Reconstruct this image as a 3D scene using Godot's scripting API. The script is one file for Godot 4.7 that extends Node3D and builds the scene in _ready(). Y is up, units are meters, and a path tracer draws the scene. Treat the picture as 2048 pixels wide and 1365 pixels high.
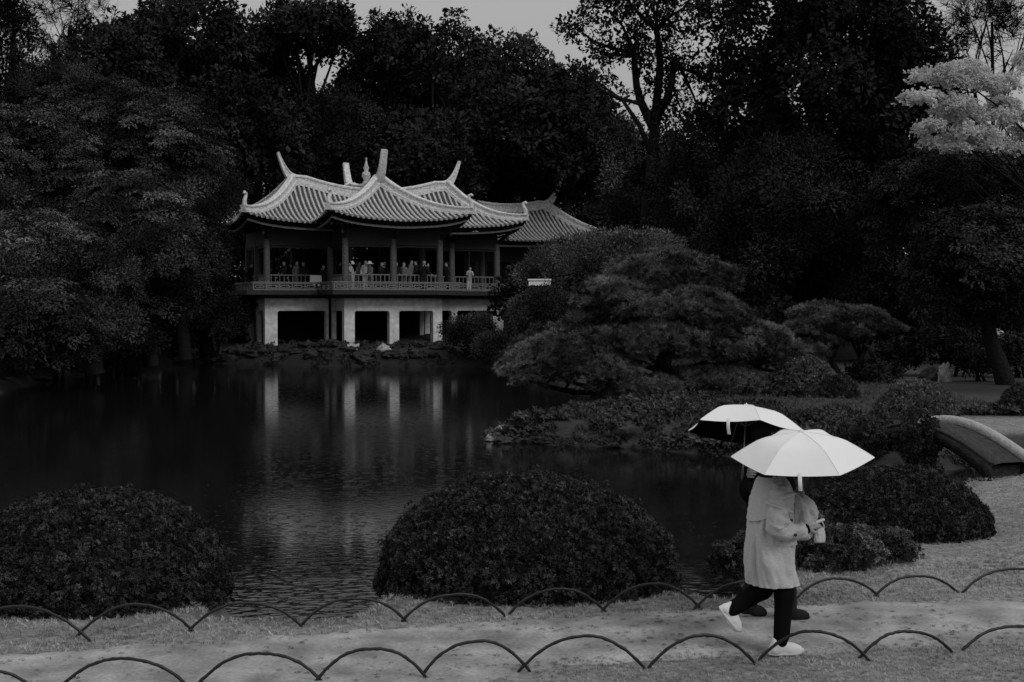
extends Node3D
# A pond garden on a rainy day, in black and white: a roofed pavilion across the water, clipped shrubs, hoop fences and two walkers under umbrellas.

var rng := RandomNumberGenerator.new()
var noise := FastNoiseLite.new()
var taken := {}
var M := {}
var clumps := {}


# ---------------------------------------------------------------- mesh builder
class MB:
	var v := PackedVector3Array()
	var n := PackedVector3Array()
	var c := PackedColorArray()
	var ix := PackedInt32Array()
	var col := Color(1, 1, 1)

	func tri(a: Vector3, b: Vector3, d: Vector3) -> void:
		var nn := (d - a).cross(b - a).normalized()
		var s := v.size()
		v.append(a); v.append(b); v.append(d)
		for i in 3:
			n.append(nn)
			c.append(col)
			ix.append(s + i)

	func quad(a: Vector3, b: Vector3, d: Vector3, e: Vector3) -> void:
		tri(a, b, d)
		tri(a, d, e)

	func smooth(pts: PackedVector3Array, idx: PackedInt32Array) -> void:
		var s := v.size()
		var acc := PackedVector3Array()
		acc.resize(pts.size())
		for i in range(0, idx.size(), 3):
			var a := pts[idx[i]]
			var f := (pts[idx[i + 2]] - a).cross(pts[idx[i + 1]] - a)
			acc[idx[i]] += f
			acc[idx[i + 1]] += f
			acc[idx[i + 2]] += f
		for i in pts.size():
			v.append(pts[i])
			n.append(acc[i].normalized() if acc[i].length_squared() > 1e-20 else Vector3.UP)
			c.append(col)
		for i in idx:
			ix.append(s + i)

	func grid(rows: Array, wrap := false) -> void:
		var pts := PackedVector3Array()
		var idx := PackedInt32Array()
		var w: int = rows[0].size()
		for r in rows:
			pts.append_array(r)
		for i in rows.size() - 1:
			for k in (w if wrap else w - 1):
				var k2 := (k + 1) % w
				var a := i * w + k
				var b := i * w + k2
				var d := (i + 1) * w + k2
				var e := (i + 1) * w + k
				idx.append_array(PackedInt32Array([a, b, d, a, d, e]))
		smooth(pts, idx)

	func fan(ring: PackedVector3Array, centre: Vector3) -> void:
		for i in ring.size():
			tri(centre, ring[i], ring[(i + 1) % ring.size()])

	func box(at: Vector3, size: Vector3, b := Basis()) -> void:
		var h := size * 0.5
		var p := []
		for i in 8:
			p.append(at + b * Vector3(h.x if i & 1 else -h.x, h.y if i & 2 else -h.y, h.z if i & 4 else -h.z))
		for f in [[0, 2, 3, 1], [4, 5, 7, 6], [0, 4, 6, 2], [1, 3, 7, 5], [2, 6, 7, 3], [0, 1, 5, 4]]:
			quad(p[f[0]], p[f[1]], p[f[2]], p[f[3]])

	func bar(a: Vector3, b: Vector3, w: float, h: float) -> void:
		var d := (b - a).normalized()
		var up := Vector3.UP if absf(d.y) < 0.9 else Vector3.RIGHT
		var s := d.cross(up).normalized()
		box((a + b) * 0.5, Vector3((b - a).length(), h, w), Basis(d, s.cross(d).normalized(), s))

	func tube(path: Array, radii: Array, sides := 6, caps := true) -> void:
		var rows := []
		var last := path.size() - 1
		var ref := Vector3.UP
		for i in path.size():
			var t: Vector3 = (path[mini(i + 1, last)] - path[maxi(i - 1, 0)]).normalized()
			if i == 0 and absf(t.y) > 0.9:
				ref = Vector3.RIGHT
			var s := t.cross(ref).normalized()
			var u := s.cross(t).normalized()
			ref = u
			var row := PackedVector3Array()
			for k in sides:
				var a := TAU * k / sides
				row.append(path[i] + (s * cos(a) + u * sin(a)) * radii[mini(i, radii.size() - 1)])
			rows.append(row)
		grid(rows, true)
		if caps:
			fan(rows[0], path[0])
			fan(rows[last], path[last])

	# a profile (side, up) swept along a path; scales are (side, up) factors
	func sweep(path: Array, side: Array, profile: Array, scales: Array) -> void:
		var rows := []
		var last := path.size() - 1
		for i in path.size():
			var t: Vector3 = (path[mini(i + 1, last)] - path[maxi(i - 1, 0)]).normalized()
			var s: Vector3 = side[mini(i, side.size() - 1)]
			var u := s.cross(t).normalized()
			if u.y < 0 or (absf(u.y) < 0.02 and false):
				u = -u
			var sc: Vector2 = scales[mini(i, scales.size() - 1)]
			var row := PackedVector3Array()
			for q in profile:
				row.append(path[i] + s * q.x * sc.x + u * q.y * sc.y)
			rows.append(row)
		for i in last:
			for k in profile.size():
				var k2: int = (k + 1) % profile.size()
				quad(rows[i][k], rows[i][k2], rows[i + 1][k2], rows[i + 1][k])
		for e in [0, last]:
			var mid := Vector3.ZERO
			for q in rows[e]:
				mid += q
			fan(rows[e], mid / profile.size())

	func ellipsoid(at: Vector3, r: Vector3, rings := 8, seg := 12, b := Basis()) -> void:
		var rows := []
		for i in rings + 1:
			var a := PI * i / rings
			var row := PackedVector3Array()
			for k in seg:
				var o := TAU * k / seg
				row.append(at + b * (Vector3(sin(a) * cos(o), cos(a), sin(a) * sin(o)) * r))
			rows.append(row)
		grid(rows, true)

	func plate(outline: PackedVector2Array, t: Transform3D, thick: float) -> void:   # an outline in x, y given thickness along z
		var tr := Geometry2D.triangulate_polygon(outline)
		var z := Vector3(0, 0, thick * 0.5)
		for i in range(0, tr.size(), 3):
			var q := []
			for k in 3:
				q.append(Vector3(outline[tr[i + k]].x, outline[tr[i + k]].y, 0))
			tri(t * (q[0] + z), t * (q[2] + z), t * (q[1] + z))
			tri(t * (q[0] - z), t * (q[1] - z), t * (q[2] - z))
		for i in outline.size():
			var a := Vector3(outline[i].x, outline[i].y, 0)
			var k := (i + 1) % outline.size()
			var b := Vector3(outline[k].x, outline[k].y, 0)
			quad(t * (a - z), t * (b - z), t * (b + z), t * (a + z))

	func done(m: Material) -> ArrayMesh:
		var arr := []
		arr.resize(Mesh.ARRAY_MAX)
		arr[Mesh.ARRAY_VERTEX] = v
		arr[Mesh.ARRAY_NORMAL] = n
		arr[Mesh.ARRAY_COLOR] = c
		arr[Mesh.ARRAY_INDEX] = ix
		var me := ArrayMesh.new()
		me.add_surface_from_arrays(Mesh.PRIMITIVE_TRIANGLES, arr)
		me.surface_set_material(0, m)
		return me


# a distance field on a grid, meshed by surface nets: one continuous body
class Field:
	var lo: Vector3
	var h: float
	var nx: int
	var ny: int
	var nz: int
	var f := PackedFloat32Array()

	func _init(from: Vector3, to: Vector3, cell: float) -> void:
		lo = from
		h = cell
		nx = int((to.x - from.x) / cell) + 2
		ny = int((to.y - from.y) / cell) + 2
		nz = int((to.z - from.z) / cell) + 2
		f.resize(nx * ny * nz)
		f.fill(1.0)

	func cap(a: Vector3, b: Vector3, ra: float, rb: float, k := 0.03, sq := Vector3.ONE) -> void:   # sq squeezes the bone along x, y, z
		var r := maxf(ra, rb) * maxf(1.0, maxf(1.0 / sq.x, maxf(1.0 / sq.y, 1.0 / sq.z))) + k + h * 2.0
		var p0 := ((a.min(b) - Vector3.ONE * r - lo) / h).floor()
		var p1 := ((a.max(b) + Vector3.ONE * r - lo) / h).ceil()
		var ba := (b - a) * sq
		var bb := maxf(ba.length_squared(), 1e-9)
		for z in range(maxi(0, int(p0.z)), mini(nz, int(p1.z) + 1)):
			for y in range(maxi(0, int(p0.y)), mini(ny, int(p1.y) + 1)):
				var at := (z * ny + y) * nx
				for x in range(maxi(0, int(p0.x)), mini(nx, int(p1.x) + 1)):
					var pa := (lo + Vector3(x, y, z) * h - a) * sq
					var t := clampf(pa.dot(ba) / bb, 0.0, 1.0)
					var d := (pa - ba * t).length() - (ra + (rb - ra) * t)
					var o := f[at + x]
					var m := maxf(k - absf(o - d), 0.0)
					f[at + x] = minf(o, d) - m * m * 0.25 / k

	func carve(a: Vector3, r: float) -> void:
		var p0 := ((a - Vector3.ONE * (r + h * 2)) - lo) / h
		var p1 := ((a + Vector3.ONE * (r + h * 2)) - lo) / h
		for z in range(maxi(0, int(p0.z)), mini(nz, int(p1.z) + 1)):
			for y in range(maxi(0, int(p0.y)), mini(ny, int(p1.y) + 1)):
				for x in range(maxi(0, int(p0.x)), mini(nx, int(p1.x) + 1)):
					var i := (z * ny + y) * nx + x
					f[i] = maxf(f[i], r - (lo + Vector3(x, y, z) * h - a).length())

	func emit(mb: MB) -> void:
		var pts := PackedVector3Array()
		var idx := PackedInt32Array()
		var where := {}
		var sx := [0, 1, 0, 1, 0, 1, 0, 1]
		var sy := [0, 0, 1, 1, 0, 0, 1, 1]
		var sz := [0, 0, 0, 0, 1, 1, 1, 1]
		var off := []
		for i in 8:
			off.append((sz[i] * ny + sy[i]) * nx + sx[i])
		for z in nz - 1:
			for y in ny - 1:
				var row := (z * ny + y) * nx
				for x in nx - 1:
					var at := row + x
					var f0 := f[at]
					if absf(f0) > h * 2.0:
						continue
					var inside := 0
					for i in 8:
						if f[at + off[i]] < 0.0:
							inside += 1
					if inside == 0 or inside == 8:
						continue
					var sum := Vector3.ZERO
					var count := 0
					for i in 8:
						for b in [1, 2, 4]:
							if i & b == 0:
								var fa := f[at + off[i]]
								var fb := f[at + off[i | b]]
								if (fa < 0.0) != (fb < 0.0):
									var t := fa / (fa - fb)
									sum += Vector3(sx[i], sy[i], sz[i]) + Vector3(sx[i | b] - sx[i], sy[i | b] - sy[i], sz[i | b] - sz[i]) * t
									count += 1
					where[at] = pts.size()
					pts.append(lo + (Vector3(x, y, z) + sum / count) * h)
		var step := [1, nx, nx * ny]
		for at in where:
			for ax in 3:
				var fa := f[at]
				var fb: float = f[at + step[ax]]
				if (fa < 0.0) == (fb < 0.0):
					continue
				var u: int = step[(ax + 1) % 3]
				var w: int = step[(ax + 2) % 3]
				if where.has(at - u) and where.has(at - w) and where.has(at - u - w):
					var q := [where[at], where[at - u], where[at - u - w], where[at - w]]
					if fa < 0.0:
						idx.append_array(PackedInt32Array([q[0], q[2], q[1], q[0], q[3], q[2]]))
					else:
						idx.append_array(PackedInt32Array([q[0], q[1], q[2], q[0], q[2], q[3]]))
		mb.smooth(pts, idx)


# ---------------------------------------------------------------- naming and tagging
func numbered(called: String, under := 0) -> String:
	var key := "%d/%s" % [under, called]
	if not taken.has(key):
		taken[key] = 0
		return called
	taken[key] += 1
	return "%s_%03d" % [called, taken[key]]


func tag(o: Node3D, label: String, category: String, group := "", kind := "") -> Node3D:
	o.set_meta("label", label)
	o.set_meta("category", category)
	if group:
		o.set_meta("group", group)
	if kind:
		o.set_meta("kind", kind)
	return o


func thing(called: String, label: String, category: String, at := Vector3.ZERO, turn := 0.0, group := "") -> Node3D:
	var o := Node3D.new()
	o.name = numbered(called)
	add_child(o, true)
	o.position = at
	o.rotation.y = turn
	tag(o, label, category, group)
	return o


func part(called: String, mesh: Mesh, parent: Node3D, at := Vector3.ZERO, kind := "") -> MeshInstance3D:
	var o := MeshInstance3D.new()
	o.mesh = mesh
	o.name = numbered(called, parent.get_instance_id())
	o.position = at
	parent.add_child(o, true)
	if kind:
		o.set_meta("kind", kind)
	return o


func solo(called: String, mesh: Mesh, label: String, category: String, at := Vector3.ZERO, group := "", kind := "") -> MeshInstance3D:
	var o := MeshInstance3D.new()
	o.mesh = mesh
	o.name = numbered(called)
	o.position = at
	add_child(o, true)
	tag(o, label, category, group, kind)
	return o


func structure(called: String, mesh: Mesh, label: String) -> MeshInstance3D:
	return solo(called, mesh, label, called.replace("_", " "), Vector3.ZERO, "", "structure")


func copy_of(o: Node3D, called: String, label: String, at: Vector3, turn := 0.0) -> Node3D:
	var r: Node3D = o.duplicate()
	r.name = numbered(called)
	add_child(r, true)
	r.position = at
	r.rotation.y = turn
	r.set_meta("label", label)
	return r


func grey(x: float) -> Color:
	return Color(x, x, x).linear_to_srgb()


func mat(called: String, x: float, rough := 0.8, spec := 0.4) -> StandardMaterial3D:
	var m := StandardMaterial3D.new()
	m.resource_name = called
	m.albedo_color = grey(x)
	m.roughness = rough
	m.metallic_specular = spec
	M[called] = m
	return m


func noise_tex(freq: float, seed_: int, lo: float, hi: float, size := 512, octaves := 5) -> NoiseTexture2D:
	var f := FastNoiseLite.new()
	f.seed = seed_
	f.frequency = freq
	f.fractal_octaves = octaves
	var t := NoiseTexture2D.new()
	t.width = size
	t.height = size
	t.seamless = true
	t.noise = f
	var g := Gradient.new()
	g.set_color(0, grey(lo))
	g.set_color(1, grey(hi))
	t.color_ramp = g
	return t


func bumps(freq: float, seed_: int, size := 512, octaves := 5) -> NoiseTexture2D:
	var t := noise_tex(freq, seed_, 0.0, 1.0, size, octaves)
	t.color_ramp = null
	return t


# a surface whose colour wanders between two values, with relief; scale is repeats per metre
func textured(called: String, lo: float, hi: float, scale: float, relief: float, rough := 0.85, freq := 0.012, seed_ := 3, tinted := false) -> StandardMaterial3D:
	var m := mat(called, 1.0, rough)
	m.albedo_texture = noise_tex(freq, seed_, lo, hi)
	m.uv1_triplanar = true
	m.uv1_world_triplanar = true
	m.uv1_scale = Vector3.ONE * scale
	m.vertex_color_use_as_albedo = tinted
	if relief > 0.0:
		m.heightmap_enabled = true
		m.heightmap_texture = bumps(freq * 2.0, seed_ + 1)
		m.heightmap_scale = relief
	return m


func leafy(called: String, rough := 0.55, spec := 0.4) -> StandardMaterial3D:
	var m := mat(called, 1.0, rough, spec)
	m.vertex_color_use_as_albedo = true
	return m


func ring_texture() -> ImageTexture:   # rain rings and wind ripples on the pond, as heights
	var s := 1024
	var h := PackedFloat32Array()
	h.resize(s * s)
	var f := FastNoiseLite.new()
	f.seed = 77
	f.frequency = 0.03
	f.fractal_octaves = 3
	var im0 := f.get_seamless_image(s, s)
	for i in s * s:
		h[i] = im0.get_pixel(i % s, i / s).r * 0.36
	var r := RandomNumberGenerator.new()
	r.seed = 5
	for k in 620:
		var cx := r.randi_range(0, s - 1)
		var cy := r.randi_range(0, s - 1)
		var rad := r.randf_range(3.0, 13.0)
		var amp := r.randf_range(0.1, 0.34) * (1.0 if rad < 8 else 0.6)
		var reach := int(rad + 6)
		for dy in range(-reach, reach + 1):
			for dx in range(-reach, reach + 1):
				var d := sqrt(dx * dx + dy * dy)
				var e := absf(d - rad)
				if e < 5.0:
					var at := posmod(cy + dy, s) * s + posmod(cx + dx, s)
					h[at] += amp * cos(e * 1.25) * (1.0 - e / 5.0)
	var im := Image.create_empty(s, s, false, Image.FORMAT_RF)
	for i in s * s:
		im.set_pixel(i % s, i / s, Color(h[i], 0, 0))
	return ImageTexture.create_from_image(im)


func materials() -> void:
	leafy("foliage", 0.65, 0.14)
	leafy("glossy leaves", 0.5, 0.26)
	leafy("needles", 0.65, 0.12)
	var pe := leafy("petals", 0.8, 0.2)
	pe.backlight_enabled = true
	pe.backlight = grey(0.7)
	leafy("grass blades", 0.6, 0.3)
	textured("bark", 0.006, 0.03, 0.9, 1.5, 0.85, 0.02, 11)
	textured("stone", 0.006, 0.06, 0.6, 2.0, 0.7, 0.02, 13)
	textured("pale stone", 0.25, 0.5, 0.8, 1.5, 0.7, 0.02, 17)
	textured("plaster", 0.6, 0.92, 0.22, 0.3, 0.85, 0.03, 19)
	textured("concrete", 0.58, 1.0, 0.16, 0.6, 0.85, 0.014, 23)
	var con: StandardMaterial3D = M["concrete"]
	con.detail_enabled = true
	con.detail_blend_mode = BaseMaterial3D.BLEND_MODE_MUL
	con.detail_albedo = noise_tex(0.03, 24, 0.6, 1.2)
	con.uv2_triplanar = true
	con.uv2_world_triplanar = true
	con.uv2_scale = Vector3(0.9, 0.14, 0.9)
	textured("roof tile", 0.14, 0.95, 0.55, 0.3, 0.62, 0.03, 29)
	textured("tile bed", 0.03, 0.09, 0.6, 0.5, 0.75, 0.03, 31)
	var ro: StandardMaterial3D = M["roof tile"]
	ro.vertex_color_use_as_albedo = true
	for nm in ["plaster"]:
		var pl: StandardMaterial3D = M[nm]
		pl.detail_enabled = true
		pl.detail_blend_mode = BaseMaterial3D.BLEND_MODE_MUL
		pl.detail_albedo = noise_tex(0.05, 25, 0.35, 1.5)
		pl.uv2_triplanar = true
		pl.uv2_world_triplanar = true
		pl.uv2_scale = Vector3(0.8, 0.5, 0.8)
	M["bark"].metallic_specular = 0.15
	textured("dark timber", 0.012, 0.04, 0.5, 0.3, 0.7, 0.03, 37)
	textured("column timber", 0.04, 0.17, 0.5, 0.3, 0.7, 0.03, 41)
	textured("rail timber", 0.1, 0.27, 0.6, 0.2, 0.7, 0.03, 43)
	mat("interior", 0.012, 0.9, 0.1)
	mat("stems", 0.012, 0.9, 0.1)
	mat("black cloth", 0.007, 0.92, 0.1)
	mat("dark cloth", 0.02, 0.9, 0.15)
	mat("hair", 0.008, 0.55, 0.3)
	mat("skin", 0.3, 0.55, 0.35)
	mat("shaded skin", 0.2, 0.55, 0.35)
	mat("umbrella lining", 0.006, 0.9, 0.05)
	mat("metal", 0.25, 0.35, 0.5).metallic = 0.8
	mat("button", 0.01, 0.3, 0.5)
	mat("hoop", 0.014, 0.45, 0.4)
	mat("white paint", 0.75, 0.7, 0.3)
	var u := mat("umbrella cloth", 0.8, 0.75, 0.25)
	u.heightmap_enabled = true
	u.heightmap_texture = bumps(0.012, 51, 256, 3)
	u.heightmap_scale = 0.6
	u.uv1_triplanar = true
	u.uv1_scale = Vector3.ONE * 1.6
	var coat := textured("coat cloth", 0.42, 0.55, 2.2, 0.25, 0.9, 0.03, 61)
	coat.uv1_world_triplanar = false
	coat.rim_enabled = true
	coat.rim = 0.3
	var bag := textured("bag cloth", 0.42, 0.56, 2.5, 0.5, 0.9, 0.02, 67)
	bag.uv1_world_triplanar = false
	var shoe := textured("knitted shoe", 0.66, 0.86, 9.0, 0.08, 0.8, 0.09, 71)
	shoe.uv1_world_triplanar = false
	mat("shoe sole", 0.7, 0.7, 0.3)
	mat("phone case", 0.6, 0.35, 0.5)
	var clear := mat("clear plastic", 0.75, 0.25, 0.5)
	clear.transparency = BaseMaterial3D.TRANSPARENCY_ALPHA
	clear.albedo_color.a = 0.55
	var ground := textured("ground", 0.55, 1.25, 0.42, 3.0, 0.9, 0.016, 83, true)
	ground.detail_enabled = true
	ground.detail_blend_mode = BaseMaterial3D.BLEND_MODE_MUL
	ground.detail_albedo = noise_tex(0.05, 85, 0.5, 1.0)
	ground.uv2_triplanar = true
	ground.uv2_world_triplanar = true
	ground.uv2_scale = Vector3.ONE * 1.9
	var path := textured("path earth", 0.17, 0.55, 0.22, 1.6, 0.85, 0.014, 91)
	path.detail_enabled = true
	path.detail_blend_mode = BaseMaterial3D.BLEND_MODE_MUL
	path.detail_albedo = noise_tex(0.2, 93, 0.6, 1.1)
	path.uv2_triplanar = true
	path.uv2_world_triplanar = true
	path.uv2_scale = Vector3.ONE * 1.1
	var w := mat("pond water", 0.006, 0.07, 0.43)
	w.heightmap_enabled = true
	w.heightmap_texture = ring_texture()
	w.heightmap_scale = 0.26
	w.uv1_triplanar = true
	w.uv1_world_triplanar = true
	w.uv1_scale = Vector3.ONE * 0.21


# ---------------------------------------------------------------- foliage
func leaf(mb: MB, base: Vector3, dir: Vector3, nrm: Vector3, long: float, wide: float) -> void:
	var s := dir.cross(nrm).normalized() * wide * 0.5
	var up := s.cross(dir).normalized() * wide * 0.18
	var mid := base + dir * long * 0.45
	var tip := base + dir * long
	mb.tri(base, mid + s + up, tip)
	mb.tri(base, tip, mid - s + up)


func rand_dir() -> Vector3:
	var y := rng.randf_range(-1, 1)
	var a := rng.randf() * TAU
	var r := sqrt(1 - y * y)
	return Vector3(r * cos(a), y, r * sin(a))


func clump(kind: String) -> ArrayMesh:   # a spray of leaves about one unit in radius
	if clumps.has(kind):
		return clumps[kind]
	rng.seed = kind.hash()
	var mb := MB.new()
	var m: Material = M["foliage"]
	match kind:
		"broad":
			for i in 30:
				var p := rand_dir() * pow(rng.randf(), 0.5) * 0.85
				var d := (p.normalized() + rand_dir() * 0.9 + Vector3.UP * 0.1).normalized()
				mb.col = Color.WHITE * rng.randf_range(0.6, 1.25)
				leaf(mb, p, d, (rand_dir() * 0.5 + Vector3.UP).normalized(), rng.randf_range(0.36, 0.52), 0.28)
		"fine":
			for i in 60:
				var p := rand_dir() * pow(rng.randf(), 0.5) * 0.9
				var d := (p.normalized() + rand_dir() * 0.7 + Vector3.UP * 0.25).normalized()
				mb.col = Color.WHITE * rng.randf_range(0.6, 1.3)
				leaf(mb, p, d, (rand_dir() * 0.55 + Vector3.UP).normalized(), rng.randf_range(0.28, 0.42), 0.15)
		"spray":
			for i in 60:
				var a := rng.randf() * TAU
				var r := sqrt(rng.randf())
				var p := Vector3(cos(a) * r, rng.randf_range(-0.1, 0.12) - 0.22 * r * r, sin(a) * r)
				var d := (Vector3(cos(a), -0.25, sin(a)) + rand_dir() * 0.6).normalized()
				mb.col = Color.WHITE * rng.randf_range(0.6, 1.3)
				leaf(mb, p, d, (rand_dir() * 0.5 + Vector3.UP).normalized(), rng.randf_range(0.24, 0.38), 0.15)
		"needle":
			m = M["needles"]
			for k in 8:
				var a := rng.randf() * TAU
				var q := Vector3(cos(a), 0, sin(a)) * sqrt(rng.randf()) * 0.8 + Vector3.UP * rng.randf_range(-0.2, 0.1)
				for i in 16:
					var d := (rand_dir() + Vector3.UP * 0.75 + q * 0.4).normalized()
					var s := d.cross(rand_dir()).normalized() * 0.03
					mb.col = Color.WHITE * rng.randf_range(0.6, 1.3)
					mb.tri(q - s, q + s, q + d * rng.randf_range(0.4, 0.62))
		"twig":
			m = M["bark"]
			for i in 9:
				var d := (rand_dir() + Vector3.UP * 0.7).normalized()
				var p := rand_dir() * 0.15
				var prev := p
				for k in 3:
					var nxt := prev + (d + rand_dir() * 0.35).normalized() * 0.45
					mb.tube([prev, nxt], [0.03 - 0.008 * k, 0.022 - 0.008 * k], 3, false)
					var side := nxt + (d + rand_dir()).normalized() * 0.4
					mb.tube([nxt, side], [0.012, 0.005], 3, false)
					prev = nxt
		"blossom":
			m = M["petals"]
			for i in 20:
				var q := Vector3(rng.randf_range(-1, 1), rng.randf_range(-0.35, 0.35), rng.randf_range(-1, 1)) * 0.9
				for k in 5:
					var d := (Vector3(cos(TAU * k / 5), 0.2, sin(TAU * k / 5)) + rand_dir() * 0.7).normalized()
					mb.col = Color.WHITE * rng.randf_range(0.6, 1.05)
					leaf(mb, q, d, rand_dir(), 0.24, 0.2)
		"azalea":
			m = M["glossy leaves"]
			for k in 5:
				var q := rand_dir() * 0.55
				var up := (q + Vector3.UP * 0.6 + rand_dir() * 0.3).normalized()
				for i in 8:
					var d := (up * 0.5 + rand_dir()).normalized()
					mb.col = Color.WHITE * rng.randf_range(0.5, 1.4)
					leaf(mb, q, d, (up + rand_dir() * 0.3).normalized(), rng.randf_range(0.34, 0.55), 0.2)
		"grass":
			m = M["grass blades"]
			for i in 13:
				var a := rng.randf() * TAU
				var b := Vector3(cos(a), 0, sin(a)) * rng.randf() * 0.5
				var lean := Vector3(rng.randf_range(-1, 1), 0, rng.randf_range(-1, 1)) * 0.6
				var hh := rng.randf_range(0.5, 1.1)
				var s := Vector3(cos(a + 1.3), 0, sin(a + 1.3)) * 0.045
				mb.col = Color.WHITE * rng.randf_range(0.55, 1.35)
				var mid := b + Vector3.UP * hh * 0.6 + lean * 0.25
				mb.quad(b - s, mid - s * 0.8, mid + s * 0.8, b + s)
				mb.tri(mid - s * 0.8, b + Vector3.UP * hh + lean, mid + s * 0.8)
	clumps[kind] = mb.done(m)
	return clumps[kind]


func scatter(called: String, parent: Node3D, kind: String, where: Array[Transform3D], tint: PackedColorArray) -> MultiMeshInstance3D:
	var mm := MultiMesh.new()
	mm.transform_format = MultiMesh.TRANSFORM_3D
	mm.use_colors = true
	mm.mesh = clump(kind)
	mm.instance_count = where.size()
	for i in where.size():
		mm.set_instance_transform(i, where[i])
		mm.set_instance_color(i, tint[i])
	var o := MultiMeshInstance3D.new()
	o.multimesh = mm
	o.name = numbered(called, parent.get_instance_id())
	parent.add_child(o, true)
	o.set_meta("kind", "stuff")
	return o


# sprays of leaves over the skins of overlapping lobes [centre, radii], in the parent's axes
func crown(called: String, parent: Node3D, lobes: Array, kind: String, size: float, space: float, lo: float, hi: float, gap := 0.0, floor_y := -1e9, under := 0.45) -> MultiMeshInstance3D:
	var where: Array[Transform3D] = []
	var tint := PackedColorArray()
	clump(kind)
	rng.seed = called.hash() + int(lobes[0][0].x * 100.0) + lobes.size() * 7
	noise.seed = rng.randi() % 1000
	noise.frequency = 1.0
	var flat := kind in ["spray", "needle", "blossom"]
	for li in lobes.size():
		var c: Vector3 = lobes[li][0]
		var r: Vector3 = lobes[li][1]
		var area := 4.0 * PI * pow((pow(r.x * r.y, 1.6) + pow(r.y * r.z, 1.6) + pow(r.x * r.z, 1.6)) / 3.0, 1.0 / 1.6)
		var light := rng.randf_range(0.6, 1.4) if lobes.size() > 3 and kind != "blossom" else 1.0
		for i in int(area / (space * space)):
			var d := rand_dir()
			if d.y < -0.3 and rng.randf() > under:
				continue
			if d.z < -0.35 and rng.randf() < 0.45:
				continue
			var nz := noise.get_noise_3dv(d * 1.7 + c)
			var p := c + d * r * (1.0 - 0.4 * pow(rng.randf(), 2.5) + 0.3 * nz)
			if p.y < floor_y:
				continue
			var buried := false
			for lj in lobes.size():
				if lj != li:
					var q: Vector3 = (p - lobes[lj][0]) / lobes[lj][1]
					if q.length_squared() < 0.5:
						buried = true
						break
			if buried:
				continue
			var m := noise.get_noise_3dv(p / (size * 4.5))
			if gap > 0.0 and m < -0.6 + gap * 2.2:
				continue
			var up := (d + Vector3.UP * (1.6 if flat else 0.5) + rand_dir() * 0.35).normalized()
			var s := up.cross(rand_dir()).normalized()
			var k := size * rng.randf_range(0.65, 1.25)
			where.append(Transform3D(Basis(s, up, s.cross(up)) * k, p))
			var t := clampf(0.4 + 0.7 * noise.get_noise_3dv(p / (size * 2.2) + Vector3.ONE * 9.0) + 0.6 * noise.get_noise_3dv(p / (size * 7.0)) + rng.randf_range(-0.25, 0.25), 0, 1)
			tint.append(Color.WHITE * (lerpf(lo, hi, t * t * 0.6 + t * 0.4) * light))
	return scatter(called, parent, kind, where, tint)


func lobes_over(c: Vector3, r: Vector3, count: int, f: float) -> Array:   # a core and lobes spread over its upper skin
	var out := [[c, r * 0.68]]
	for i in count:
		var y := 1.0 - 1.55 * (i + 0.5) / count
		var a := i * 2.39996 + rng.randf_range(-0.4, 0.4)
		var s := sqrt(maxf(0.0, 1.0 - y * y))
		var d := Vector3(cos(a) * s, y, sin(a) * s)
		var k := f * rng.randf_range(0.6, 1.35)
		out.append([c + d * r * (1.0 - k * 0.8), Vector3(r.x * k, r.y * k * 0.85, r.z * k)])
	return out


func limb(a: Vector3, b: Vector3, ra: float, rb: float, sag := 0.12) -> ArrayMesh:
	var mb := MB.new()
	var path := []
	var rad := []
	var bend := rand_dir() * (b - a).length() * sag
	for i in 6:
		var t := i / 5.0
		path.append(a.lerp(b, t) + bend * sin(t * PI) + rand_dir() * ra * 0.25 * (0.0 if i == 0 else 1.0))
		rad.append(lerpf(ra, rb, t))
	mb.tube(path, rad, 6)
	return mb.done(M["bark"])


func tree(a: Array) -> void:
	var base: Vector3 = a[4]
	rng.seed = a[1].hash()
	var o := thing(a[0], a[1], a[2], base, 0.0, a[3])
	var lobes := lobes_over(a[5] - base, a[6], a[12], a[15])
	if a[14] > 0.15:
		var top: Vector3 = a[5] - base + Vector3(0, a[6].y * 0.1, 0)
		part("trunk", limb(Vector3(0, -0.4, 0), top, a[14] * 1.25, a[14] * 0.5, 0.04), o)
		for i in range(1, lobes.size(), 2):
			var t := rng.randf_range(0.5, 0.85)
			part("limb", limb(top * t, lobes[i][0], a[14] * 0.5, a[14] * 0.14), o)
	else:
		for i in 3:
			part("stem", limb(Vector3(i * 0.2 - 0.2, -0.3, 0), lobes[1 + i][0], a[14], a[14] * 0.3), o)
	crown("crown", o, lobes, a[7], a[8], a[9], a[10], a[11], a[13], 0.15 - base.y, 0.55)


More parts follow.
